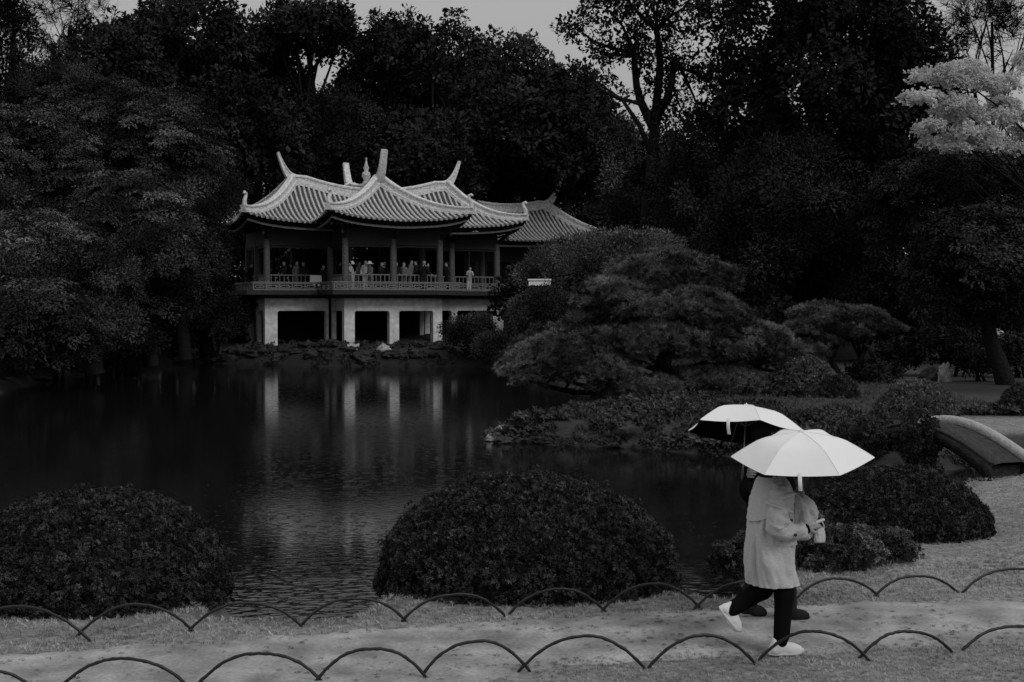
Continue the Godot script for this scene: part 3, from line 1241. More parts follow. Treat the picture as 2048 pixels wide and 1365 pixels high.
# ---------------------------------------------------------------- people
# a hand: palm and five fingers; x points along the fingers, y out of the back of the hand, z towards the thumb
func hand(mb: MB, at: Vector3, b: Basis, curl: float, big := 1.0) -> void:
	var f := Field.new(at - Vector3.ONE * 0.15 * big, at + Vector3.ONE * 0.15 * big, 0.0042)
	var k := big
	for i in 4:
		var z := (0.03 - 0.02 * i) * k
		f.cap(at + b * Vector3(-0.02 * k, 0, z * 0.6), at + b * Vector3(0.078 * k, 0.004, z), 0.015 * k, 0.0115 * k, 0.012)
		var long: float = [0.072, 0.082, 0.076, 0.058][i] * k
		var p := Vector3(0.078 * k, 0.004, z)
		var a := 0.0
		for s in 3:
			a += curl * [0.7, 1.1, 0.8][s] + i * 0.04
			var nxt: Vector3 = p + Vector3(cos(a), -sin(a), 0) * long * [0.45, 0.32, 0.25][s]
			f.cap(at + b * p, at + b * nxt, (0.0098 - 0.0009 * s) * k, (0.0092 - 0.001 * s) * k, 0.005)
			p = nxt
	var t := Vector3(0.012, -0.006, 0.028) * k
	var t1 := t + Vector3(0.032, -0.018, 0.026) * k
	var t2 := t1 + Vector3(0.034, -0.012 - 0.02 * curl, 0.004 - 0.012 * curl) * k
	f.cap(at + b * t, at + b * t1, 0.0155 * k, 0.0125 * k, 0.012)
	f.cap(at + b * t1, at + b * t2, 0.012 * k, 0.0095 * k, 0.006)
	f.emit(mb)


func head(mb: MB, at: Vector3, b: Basis) -> void:   # x forward, z to the right ear
	var f := Field.new(at - Vector3.ONE * 0.17, at + Vector3.ONE * 0.17, 0.006)
	f.cap(at + b * Vector3(-0.015, 0.035, 0), at + b * Vector3(0.01, 0.03, 0), 0.098, 0.09, 0.02, Vector3(1, 1, 1.15))
	f.cap(at + b * Vector3(0.03, -0.03, 0), at + b * Vector3(0.055, -0.085, 0), 0.062, 0.034, 0.03)
	f.cap(at + b * Vector3(0.095, 0.01, 0), at + b * Vector3(0.118, -0.028, 0), 0.009, 0.014, 0.012)
	f.cap(at + b * Vector3(0.086, -0.062, -0.018), at + b * Vector3(0.086, -0.062, 0.018), 0.008, 0.008, 0.008)
	for s in [-1.0, 1.0]:
		f.cap(at + b * Vector3(-0.005, 0.012, s * 0.085), at + b * Vector3(-0.01, -0.03, s * 0.082), 0.016, 0.009, 0.006)
		f.cap(at + b * Vector3(0.085, 0.026, s * 0.018), at + b * Vector3(0.072, 0.028, s * 0.052), 0.01, 0.009, 0.008)
		f.carve(at + b * Vector3(0.1, 0.006, s * 0.034), 0.014)
	f.cap(at + b * Vector3(-0.02, -0.04, 0), at + b * Vector3(-0.035, -0.17, 0), 0.055, 0.055, 0.03)
	f.emit(mb)


func loft(rows: Array, seed_: int, crease: float, fold: float, seg := 48, slit := 0.0) -> MB:   # rows: [y, back x, front x, half depth, z]
	var mb := MB.new()
	var out := []
	noise.seed = seed_
	noise.frequency = 1.0
	var fine := []
	for i in rows.size() - 1:
		for k in 7:
			fine.append([i, k / 7.0])
	fine.append([rows.size() - 2, 1.0])
	for e in fine:
		var a: Array = rows[maxi(e[0] - 1, 0)]
		var b: Array = rows[e[0]]
		var c: Array = rows[e[0] + 1]
		var d: Array = rows[mini(e[0] + 2, rows.size() - 1)]
		var v := []
		for i in 5:
			v.append(cubic_interpolate(b[i], c[i], a[i], d[i], e[1]))
		var row := PackedVector3Array()
		for k in seg:
			var t := TAU * k / seg
			var rx: float = (v[2] - v[1]) * 0.5
			var cx: float = (v[2] + v[1]) * 0.5
			var n := noise.get_noise_3d(cos(t) * 1.6, v[0] * 2.2, sin(t) * 1.6) * fold + noise.get_noise_3d(cos(t) * 5.0 + 9.0, v[0] * 9.0 + sin(t) * 3.0, sin(t) * 5.0) * crease
			var r := 1.0 + n / rx
			if slit > 0.0 and v[0] < slit:
				r -= 0.22 * exp(-pow((t - PI * 0.86) / 0.09, 2.0)) * smoothstep(slit, slit - 0.2, v[0])
			var sx := signf(cos(t)) * pow(absf(cos(t)), 0.9)
			var sz := signf(sin(t)) * pow(absf(sin(t)), 0.9)
			row.append(Vector3(cx + sx * rx * r, v[0], v[4] + sz * v[3] * r))
		out.append(row)
	mb.grid(out, true)
	return mb


func sleeve(path: Array, radii: Array, seed_: int, crease: float) -> MB:
	var mb := MB.new()
	var pts := []
	var rad := []
	for i in path.size() - 1:
		for k in 8:
			var t := k / 8.0
			var p0: Vector3 = path[maxi(i - 1, 0)]
			var p3: Vector3 = path[mini(i + 2, path.size() - 1)]
			pts.append((path[i] as Vector3).cubic_interpolate(path[i + 1], p0, p3, t))
			rad.append(lerpf(radii[i], radii[i + 1], t))
	pts.append(path[-1])
	rad.append(radii[-1])
	mb.tube(pts, rad, 20)
	noise.seed = seed_
	noise.frequency = 1.0
	for i in mb.v.size():
		var q := mb.v[i]
		mb.v[i] = q + mb.n[i] * (noise.get_noise_3d(q.x * 9.0, q.y * 15.0, q.z * 9.0) * crease + noise.get_noise_3d(q.x * 22.0, q.y * 30.0, q.z * 22.0) * crease * 0.5)
	var again := MB.new()
	again.smooth(mb.v, mb.ix)
	return again


func shoe(f: Field, heel: Vector3, toe: Vector3, up: Vector3, tall := 1.0) -> void:
	var d := (toe - heel)
	var l := d.length()
	d = d / l
	f.cap(heel + d * 0.045 + up * 0.035, toe - d * 0.05 + up * 0.027, 0.036, 0.03, 0.03)
	f.cap(heel + d * 0.16 * l / 0.27 + up * 0.03, toe - d * 0.045 + up * 0.022, 0.042, 0.034, 0.03)
	f.cap(heel + d * 0.045 + up * 0.05, heel + d * 0.06 + up * 0.1 * tall, 0.036, 0.036, 0.03)
	f.cap(heel + d * 0.09 + up * 0.07, heel + d * 0.19 * l / 0.27 + up * 0.045, 0.038, 0.034, 0.03)


func sole(mb: MB, heel: Vector3, toe: Vector3, up: Vector3) -> void:
	var d := (toe - heel).normalized()
	var l := (toe - heel).length()
	var s := d.cross(up).normalized()
	var rows := []
	for y in [0.0, 0.006, 0.022, 0.026]:
		var row := PackedVector3Array()
		for k in 28:
			var t := TAU * k / 28
			var x := 0.5 - 0.5 * cos(t)
			var w := (0.034 + 0.014 * smoothstep(0.3, 0.75, x)) * (0.96 if y in [0.0, 0.026] else 1.0)
			var lift := 0.018 * smoothstep(0.75, 1.0, x) + 0.008 * smoothstep(0.15, 0.0, x)
			row.append(heel + d * l * x + s * w * signf(sin(t)) * pow(absf(sin(t)), 0.7) + up * (y + lift * (1.0 if y < 0.02 else 0.6)))
		rows.append(row)
	mb.grid(rows, true)
	mb.fan(rows[0], heel + d * l * 0.5)
	mb.fan(rows[3], heel + d * l * 0.5 + up * 0.026)


func umbrella(called: String, label: String, rim: Vector3, axis: Basis, radius: float, deep: float, turn: float, long: float, strap_at: int) -> Node3D:
	var foot := rim - axis.y * long
	var o := thing(called, label, "umbrella", foot)
	o.basis = axis
	var rib := func(i: int, s: float) -> Vector3:
		var a := turn + TAU * i / 6.0
		return Vector3(cos(a) * radius * s, long + deep * (1.0 - 0.34 * minf(s, 0.55) / 0.55 * (0.55 + 0.45 * s) - (0.66 if s > 0.55 else 0.0) * pow(maxf(0.0, s - 0.55) / 0.45, 1.12)), sin(a) * radius * s)
	for layer in 2:
		var mb := MB.new()
		for g in 6:
			var rows := []
			for i in 13:
				var s := i / 12.0
				var row := PackedVector3Array()
				for j in 9:
					var w := j / 8.0
					var p: Vector3 = (rib.call(g, s) as Vector3).lerp(rib.call(g + 1, s), w)
					var sag := sin(w * PI)
					p.y += -0.022 * sag * s * (1 - 0.4 * s) + (-0.004 if layer else 0.0)
					p.x *= 1.0 - 0.02 * sag * s * s
					p.z *= 1.0 - 0.02 * sag * s * s
					row.append(p)
				rows.append(row)
			mb.grid(rows)
		part("canopy" if layer == 0 else "lining", mb.done(M["umbrella cloth" if layer == 0 else "umbrella lining"]), o)
	for i in 6:
		var mb := MB.new()
		var path := []
		for k in 9:
			path.append((rib.call(i, k / 8.0 * 0.985) as Vector3) - Vector3(0, 0.012, 0))
		mb.tube(path, [0.003], 5)
		mb.tube([path[4], Vector3(0, long + deep * 0.2, 0)], [0.0025], 5)
		part("rib", mb.done(M["metal"]), o)
		mb = MB.new()
		for k in 9:
			path[k] += Vector3(0, 0.0135, 0)
		mb.tube(path, [0.0022], 5)
		part("seam", mb.done(M["umbrella cloth"]), o)
	var sh := MB.new()
	sh.tube([Vector3(0, 0.06, 0), Vector3(0, long + deep, 0)], [0.006], 8)
	part("shaft", sh.done(M["metal"]), o)
	var ha := MB.new()
	ha.tube([Vector3(0, -0.05, 0), Vector3(0, -0.04, 0), Vector3(0, 0.03, 0), Vector3(0, 0.07, 0)], [0.011, 0.016, 0.014, 0.009], 10)
	part("handle", ha.done(M["button"]), o)
	var ti := MB.new()
	ti.tube([Vector3(0, long + deep - 0.002, 0), Vector3(0, long + deep + 0.008, 0), Vector3(0, long + deep + 0.01, 0), Vector3(0, long + deep + 0.02, 0)], [0.02, 0.02, 0.006, 0.003], 8)
	part("tip_cap", ti.done(M["umbrella cloth"]), o)
	# the tie strap hanging from the middle of one rim edge
	var st := MB.new()
	var e: Vector3 = (rib.call(strap_at, 0.97) as Vector3).lerp(rib.call(strap_at + 1, 0.97), 0.53)
	var down := axis.inverse() * Vector3.DOWN
	var out := Vector3(e.x, 0, e.z).normalized()
	var wide := Vector3.UP.cross(out).normalized() * (0.014 if strap_at % 2 else 0.013)
	var mid := []
	for k in 8:
		var t := k / 7.0
		mid.append(e + down * 0.13 * t + out * 0.02 * sin(t * PI) + wide * (0.5 * t if long < 0.6 else -0.9 * sin(t * PI)))
	var rows := []
	for q in mid:
		rows.append(PackedVector3Array([q - wide, q - wide * 0.5 + out * 0.003, q + wide * 0.5 + out * 0.003, q + wide]))
	st.grid(rows)
	part("tie_strap", st.done(M["umbrella cloth"]), o)
	return o


func walkers() -> void:
	# ---- the woman in the raincoat, walking to the right; local x is forward, z to her right, towards the path's near fence
	var w := thing("person", "person walking in a pale knee-length raincoat, black trousers and white knitted shoes", "person", Vector3(2.04, 0.462, -9.87), 0.21)
	var body := MB.new()
	var f := Field.new(Vector3(-0.45, 0.0, -0.3), Vector3(0.45, 1.5, 0.32), 0.014)
	f.cap(Vector3(0.0, 0.83, 0), Vector3(0.0, 0.95, 0), 0.125, 0.115, 0.05, Vector3(1.1, 1, 0.85))
	f.cap(Vector3(0.0, 0.95, 0), Vector3(0.0, 1.18, 0), 0.11, 0.12, 0.06, Vector3(1.1, 1, 0.85))
	f.cap(Vector3(0.0, 1.24, -0.13), Vector3(0.0, 1.24, 0.13), 0.065, 0.065, 0.06)
	f.cap(Vector3(0.01, 1.25, 0), Vector3(0.03, 1.42, 0), 0.055, 0.05, 0.05)
	f.cap(Vector3(0.01, 0.82, 0.075), Vector3(0.05, 0.45, 0.08), 0.085, 0.056, 0.04)
	f.cap(Vector3(0.05, 0.45, 0.08), Vector3(0.005, 0.09, 0.08), 0.055, 0.035, 0.03)
	f.cap(Vector3(-0.01, 0.82, -0.075), Vector3(-0.06, 0.47, -0.08), 0.085, 0.056, 0.04)
	f.cap(Vector3(-0.06, 0.47, -0.08), Vector3(-0.33, 0.31, -0.08), 0.055, 0.035, 0.03)
	f.cap(Vector3(0.0, 1.24, 0.16), Vector3(-0.09, 1.01, 0.215), 0.045, 0.04, 0.03)
	f.cap(Vector3(-0.09, 1.01, 0.215), Vector3(0.185, 0.99, 0.17), 0.038, 0.026, 0.02)
	f.cap(Vector3(0.0, 1.24, -0.16), Vector3(0.04, 1.03, -0.2), 0.045, 0.04, 0.03)
	f.cap(Vector3(0.04, 1.03, -0.2), Vector3(0.2, 1.2, -0.1), 0.038, 0.027, 0.02)
	f.emit(body)
	head(body, Vector3(0.045, 1.5, 0), Basis(Vector3(0, 0, 1), -0.12))
	hand(body, Vector3(0.2, 0.995, 0.168), Basis(Vector3(0.96, 0.28, 0), Vector3(-0.2, 0.68, 0.7), Vector3(0.2, -0.68, 0.7).normalized()).orthonormalized(), 0.5, 0.88)
	hand(body, Vector3(0.215, 1.21, -0.09), Basis(Vector3(0.5, 0.2, 0.85).normalized(), Vector3(0.85, 0, -0.5), Vector3(0, 1, -0.2)).orthonormalized(), 0.85, 0.88)
	part("body", body.done(M["skin"]), w)
	var hair := MB.new()
	f = Field.new(Vector3(-0.16, 1.25, -0.16), Vector3(0.2, 1.66, 0.16), 0.009)
	f.cap(Vector3(0.015, 1.54, 0), Vector3(0.04, 1.545, 0), 0.112, 0.1, 0.02, Vector3(1, 1, 1.1))
	f.cap(Vector3(-0.03, 1.5, 0), Vector3(-0.03, 1.36, 0), 0.1, 0.075, 0.04)
	f.cap(Vector3(0.06, 1.46, 0.08), Vector3(0.125, 1.3, 0.06), 0.04, 0.035, 0.02)
	f.cap(Vector3(0.06, 1.46, -0.08), Vector3(0.13, 1.3, -0.05), 0.04, 0.035, 0.02)
	for k in 4:
		f.carve(Vector3(0.15 + 0.004 * k, 1.475 - 0.03 * k, 0), 0.075)
	f.emit(hair)
	part("hair", hair.done(M["hair"]), w)
	var tr := MB.new()
	f = Field.new(Vector3(-0.45, 0.05, -0.22), Vector3(0.26, 0.98, 0.22), 0.012)
	f.cap(Vector3(0.0, 0.84, 0), Vector3(0.0, 0.93, 0), 0.14, 0.135, 0.05, Vector3(1.1, 1, 0.85))
	f.cap(Vector3(0.01, 0.82, 0.075), Vector3(0.05, 0.46, 0.085), 0.1, 0.074, 0.05)
	f.cap(Vector3(0.05, 0.46, 0.085), Vector3(0.02, 0.1, 0.085), 0.072, 0.054, 0.03)
	f.cap(Vector3(0.06, 0.52, 0.085), Vector3(0.065, 0.14, 0.085), 0.05, 0.03, 0.03)
	f.cap(Vector3(-0.01, 0.82, -0.075), Vector3(-0.06, 0.48, -0.08), 0.1, 0.08, 0.05)
	f.cap(Vector3(-0.06, 0.48, -0.08), Vector3(-0.315, 0.325, -0.08), 0.08, 0.058, 0.03)
	f.emit(tr)
	part("trousers", tr.done(M["black cloth"]), w)
	for e in [[Vector3(-0.075, 0.0, 0.085), Vector3(0.215, 0.0, 0.085), Vector3.UP], [Vector3(-0.425, 0.345, -0.08), Vector3(-0.262, 0.135, -0.08), Vector3(0.79, 0.61, 0)]]:
		var mb := MB.new()
		f = Field.new(e[0].min(e[1]) - Vector3.ONE * 0.13, e[0].max(e[1]) + Vector3.ONE * 0.16, 0.008)
		shoe(f, e[0], e[1], e[2])
		f.emit(mb)
		var s := part("shoe", mb.done(M["knitted shoe"]), w)
		mb = MB.new()
		sole(mb, e[0] - (e[1] - e[0]).normalized() * 0.005, e[1] + (e[1] - e[0]).normalized() * 0.002, e[2])
		part("sole", mb.done(M["shoe sole"]), s)
	var coat := loft([[0.535, -0.2, 0.19, 0.19, 0.0], [0.56, -0.205, 0.185, 0.192, 0.0], [0.72, -0.222, 0.158, 0.195, 0.0], [0.9, -0.215, 0.135, 0.195, 0.0], [1.05, -0.19, 0.125, 0.185, 0.0], [1.17, -0.17, 0.122, 0.19, 0.0], [1.26, -0.148, 0.115, 0.185, 0.0], [1.33, -0.115, 0.1, 0.14, 0.0], [1.385, -0.075, 0.095, 0.085, 0.0], [1.43, -0.065, 0.1, 0.075, 0.0]], 12, 0.01, 0.034, 84, 0.95)
	var ct := part("raincoat", coat.done(M["coat cloth"]), w)
	var cape := MB.new()
	var rows := []
	for i in 10:
		var t := i / 9.0
		var row := PackedVector3Array()
		for k in 25:
			var a := lerpf(PI * 0.36, PI * 1.6, k / 24.0)
			var yy := lerpf(1.375, 1.085 + 0.05 * cos(a - PI) * -1.0 + 0.05 * (1.0 - absf(cos(a))), t)
			var rx := lerpf(0.095, 0.168, pow(t, 0.6))
			var rz := lerpf(0.1, 0.212, pow(t, 0.5))
			row.append(Vector3(-0.03 + cos(a) * rx * (1.0 + 0.06 * t), yy, sin(a) * rz))
		rows.append(row)
	cape.grid(rows)
	part("storm_flap", cape.done(M["coat cloth"]), ct)
	var sl := sleeve([Vector3(-0.015, 1.31, 0.12), Vector3(-0.03, 1.235, 0.19), Vector3(-0.07, 1.1, 0.235), Vector3(-0.075, 1.02, 0.235), Vector3(0.02, 0.985, 0.225), Vector3(0.15, 0.972, 0.19)], [0.06, 0.088, 0.084, 0.082, 0.07, 0.062], 31, 0.03)
	part("sleeve", sl.done(M["coat cloth"]), ct)
	var sl2 := sleeve([Vector3(-0.01, 1.3, -0.12), Vector3(-0.0, 1.22, -0.18), Vector3(0.03, 1.06, -0.22), Vector3(0.1, 1.08, -0.18), Vector3(0.19, 1.185, -0.11)], [0.06, 0.08, 0.075, 0.068, 0.055], 37, 0.016)
	part("sleeve", sl2.done(M["coat cloth"]), ct)
	var mb3 := MB.new()
	mb3.tube([Vector3(0.14, 0.975, 0.19), Vector3(0.192, 0.988, 0.172)], [0.048, 0.042], 16)
	part("cuff", mb3.done(M["black cloth"]), ct)
	mb3 = MB.new()
	var band := []
	for k in 13:
		var a := TAU * k / 12
		band.append(Vector3(-0.05 + 0.096 * cos(a), 1.165 - 0.035 * cos(a), 0.213 + 0.096 * sin(a)))
	mb3.tube(band, [0.012], 6)
	part("arm_band", mb3.done(M["coat cloth"]), ct)
	for p in [Vector3(0.045, 0.965, 0.297), Vector3(0.055, 1.06, 0.198), Vector3(0.055, 1.2, 0.192)]:
		mb3 = MB.new()
		mb3.ellipsoid(p, Vector3(0.014, 0.014, 0.006), 6, 12)
		part("button", mb3.done(M["button"]), ct)
	mb3 = MB.new()
	mb3.box(Vector3(0.03, 0.885, 0.2), Vector3(0.13, 0.045, 0.012), Basis(Vector3(0, 0, 1), 0.25) * Basis(Vector3(0, 1, 0), -0.35))
	part("pocket_flap", mb3.done(M["coat cloth"]), ct)
	# what she carries
	var bag := loft([[0.885, 0.125, 0.22, 0.03, 0.06], [0.9, 0.115, 0.265, 0.09, 0.06], [0.98, 0.11, 0.3, 0.12, 0.06], [1.08, 0.11, 0.32, 0.125, 0.06], [1.16, 0.11, 0.3, 0.11, 0.06], [1.215, 0.11, 0.25, 0.08, 0.06], [1.24, 0.12, 0.2, 0.04, 0.06], [1.25, 0.13, 0.19, 0.03, 0.06]], 71, 0.016, 0.03, 56)
	var bt := thing("bag", "pale cloth drawstring bag carried against the raincoat's chest", "bag", Vector3(2.04, 0.462, -9.87), 0.21)
	part("pouch", bag.done(M["bag cloth"]), bt)
	var strap := sleeve([Vector3(0.15, 1.235, 0.06), Vector3(0.1, 1.245, 0.12), Vector3(0.03, 1.262, 0.235), Vector3(-0.04, 1.255, 0.283), Vector3(-0.1, 1.225, 0.235), Vector3(-0.135, 1.2, 0.17)], [0.017, 0.018, 0.019, 0.019, 0.018, 0.016], 5, 0.004)
	part("shoulder_strap", strap.done(M["bag cloth"]), bt)
	var ph := MB.new()
	ph.tube([Vector3(-0.05, 0, 0), Vector3(-0.045, 0, 0), Vector3(0.055, 0, 0), Vector3(0.06, 0, 0)], [0.008, 0.013, 0.012, 0.008], 12)
	var phone := solo("rolled_leaflet", ph.done(M["phone case"]), "slim white rolled leaflet held in the raincoat wearer's fingers", "leaflet", w.transform * Vector3(0.285, 1.035, 0.168))
	phone.rotation = Vector3(0, 0.21, 0.3)
	var pc := thing("plastic_bag", "small clear plastic bag with a white bottom dangling from the raincoat wearer's hand", "bag", w.transform * Vector3(0.305, 0.875, 0.17), 0.21)
	var pm := loft([[0.0, -0.03, 0.03, 0.016, 0], [0.01, -0.04, 0.04, 0.022, 0], [0.06, -0.042, 0.042, 0.022, 0], [0.1, -0.03, 0.034, 0.014, 0], [0.12, -0.018, 0.02, 0.008, 0]], 81, 0.012, 0.01, 32)
	part("film", pm.done(M["clear plastic"]), pc)
	pm = loft([[0.006, -0.028, 0.028, 0.014, 0], [0.02, -0.036, 0.036, 0.018, 0], [0.05, -0.034, 0.034, 0.016, 0], [0.055, -0.02, 0.02, 0.01, 0]], 83, 0.01, 0.008, 24)
	part("wrapped_food", pm.done(M["phone case"]), pc)
	pm = MB.new()
	var loop := []
	for k in 12:
		var a := PI * k / 11.0
		loop.append(Vector3(cos(a) * 0.034, 0.105 + sin(a) * 0.06, 0.004 * sin(a * 3)))
	pm.tube(loop, [0.004], 6)
	part("loop_handle", pm.done(M["phone case"]), pc)
	umbrella("umbrella", "white umbrella, unbroken white from outside, tilted over the raincoat wearer", Vector3(2.225, 2.0, -9.74), Basis(Vector3.UP, -0.226) * Basis(Vector3(0, 0, 1), 0.02) * Basis(Vector3(1, 0, 0), 0.17), 0.54, 0.205, 0.0, 0.52, 1)

	# ---- the companion in black behind
	var g := thing("person", "person in black clothes and dark shoes, half hidden behind the pale raincoat", "person", Vector3(2.185, 0.462, -10.95), 0.2)
	body = MB.new()
	f = Field.new(Vector3(-0.45, 0.0, -0.3), Vector3(0.45, 1.62, 0.35), 0.015)
	f.cap(Vector3(0.03, 0.88, 0), Vector3(0.02, 1.05, 0), 0.125, 0.12, 0.05, Vector3(1.1, 1, 0.82))
	f.cap(Vector3(0.02, 1.05, 0), Vector3(0.01, 1.28, 0), 0.12, 0.13, 0.06, Vector3(1.1, 1, 0.82))
	f.cap(Vector3(0.01, 1.36, -0.15), Vector3(0.01, 1.36, 0.15), 0.07, 0.07, 0.06)
	f.cap(Vector3(0.02, 1.38, 0), Vector3(0.03, 1.54, 0), 0.06, 0.055, 0.05)
	f.cap(Vector3(0.04, 0.88, 0.08), Vector3(0.16, 0.47, 0.085), 0.09, 0.06, 0.04)
	f.cap(Vector3(0.16, 0.47, 0.085), Vector3(0.17, 0.08, 0.085), 0.058, 0.038, 0.03)
	f.cap(Vector3(0.02, 0.88, -0.08), Vector3(0.0, 0.47, -0.08), 0.09, 0.06, 0.04)
	f.cap(Vector3(0.0, 0.47, -0.08), Vector3(-0.12, 0.1, -0.08), 0.058, 0.038, 0.03)
	f.cap(Vector3(0.0, 1.36, 0.18), Vector3(-0.23, 1.14, 0.28), 0.05, 0.045, 0.03)
	f.cap(Vector3(-0.23, 1.14, 0.28), Vector3(-0.24, 1.28, 0.24), 0.042, 0.03, 0.02)
	f.cap(Vector3(0.02, 1.36, -0.19), Vector3(0.06, 1.1, -0.24), 0.05, 0.042, 0.03)
	f.cap(Vector3(0.06, 1.1, -0.24), Vector3(0.2, 0.95, -0.18), 0.042, 0.03, 0.02)
	f.emit(body)
	head(body, Vector3(0.03, 1.6, 0), Basis())
	hand(body, Vector3(-0.245, 1.29, 0.24), Basis(Vector3(-0.35, 0.15, 0.92).normalized(), Vector3(-0.9, 0.0, -0.35), Vector3(0, 1, 0)).orthonormalized(), 0.85, 0.98)
	hand(body, Vector3(0.22, 0.93, -0.175), Basis(Vector3(0.8, -0.6, 0), Vector3(0.6, 0.8, 0), Vector3(0, 0, 1)), 0.5, 0.98)
	part("body", body.done(M["shaded skin"]), g)
	hair = MB.new()
	f = Field.new(Vector3(-0.16, 1.44, -0.16), Vector3(0.2, 1.8, 0.16), 0.01)
	f.cap(Vector3(-0.0, 1.645, 0), Vector3(0.03, 1.65, 0), 0.112, 0.102, 0.02, Vector3(1, 1, 1.1))
	f.cap(Vector3(-0.04, 1.6, 0), Vector3(-0.045, 1.54, 0), 0.09, 0.07, 0.03)
	for k in 3:
		f.carve(Vector3(0.145, 1.59 - 0.03 * k, 0), 0.085)
	f.emit(hair)
	part("hair", hair.done(M["hair"]), g)
	var jk := loft([[0.78, -0.15, 0.19, 0.19, 0.0], [0.95, -0.15, 0.18, 0.19, 0.0], [1.15, -0.16, 0.165, 0.2, 0.0], [1.3, -0.155, 0.15, 0.21, 0.0], [1.39, -0.12, 0.13, 0.18, 0.0], [1.45, -0.075, 0.1, 0.09, 0.0], [1.5, -0.06, 0.1, 0.075, 0.0]], 19, 0.012, 0.02, 48)
	var j := part("jacket", jk.done(M["black cloth"]), g)
	part("sleeve", sleeve([Vector3(0.0, 1.4, 0.14), Vector3(-0.06, 1.33, 0.22), Vector3(-0.19, 1.16, 0.285), Vector3(-0.25, 1.15, 0.28), Vector3(-0.235, 1.255, 0.245)], [0.08, 0.11, 0.11, 0.095, 0.06], 41, 0.014).done(M["black cloth"]), j)
	part("sleeve", sleeve([Vector3(0.02, 1.4, -0.14), Vector3(0.03, 1.32, -0.21), Vector3(0.06, 1.1, -0.24), Vector3(0.13, 1.0, -0.21), Vector3(0.19, 0.955, -0.185)], [0.07, 0.09, 0.08, 0.07, 0.055], 43, 0.014).done(M["black cloth"]), j)
	tr = MB.new()
	f = Field.new(Vector3(-0.3, 0.03, -0.24), Vector3(0.36, 1.0, 0.24), 0.014)
	f.cap(Vector3(0.03, 0.88, 0), Vector3(0.02, 0.97, 0), 0.145, 0.14, 0.05, Vector3(1.1, 1, 0.85))
	f.cap(Vector3(0.04, 0.88, 0.08), Vector3(0.16, 0.47, 0.09), 0.11, 0.088, 0.05)
	f.cap(Vector3(0.16, 0.47, 0.09), Vector3(0.175, 0.09, 0.09), 0.086, 0.078, 0.03)
	f.cap(Vector3(0.02, 0.88, -0.08), Vector3(0.0, 0.47, -0.08), 0.11, 0.088, 0.05)
	f.cap(Vector3(0.0, 0.47, -0.08), Vector3(-0.12, 0.11, -0.08), 0.086, 0.076, 0.03)
	f.emit(tr)
	part("trousers", tr.done(M["dark cloth"]), g)
	for e in [[Vector3(0.1, 0.0, 0.09), Vector3(0.38, 0.0, 0.1)], [Vector3(-0.2, 0.03, -0.08), Vector3(0.06, 0.0, -0.07)]]:
		var mb := MB.new()
		f = Field.new(e[0].min(e[1]) - Vector3.ONE * 0.1, e[0].max(e[1]) + Vector3.ONE * 0.16, 0.011)
		shoe(f, e[0], e[1], Vector3.UP)
		f.emit(mb)
		part("shoe", mb.done(M["dark cloth"]), g)
	umbrella("umbrella", "white umbrella with black lining showing, held by the dark-clad walker", Vector3(2.0, 2.085, -10.9), Basis(Vector3.UP, -0.18) * Basis(Vector3(0, 0, 1), -0.05) * Basis(Vector3(1, 0, 0), -0.3), 0.515, 0.23, 0.3, 0.38, 1)


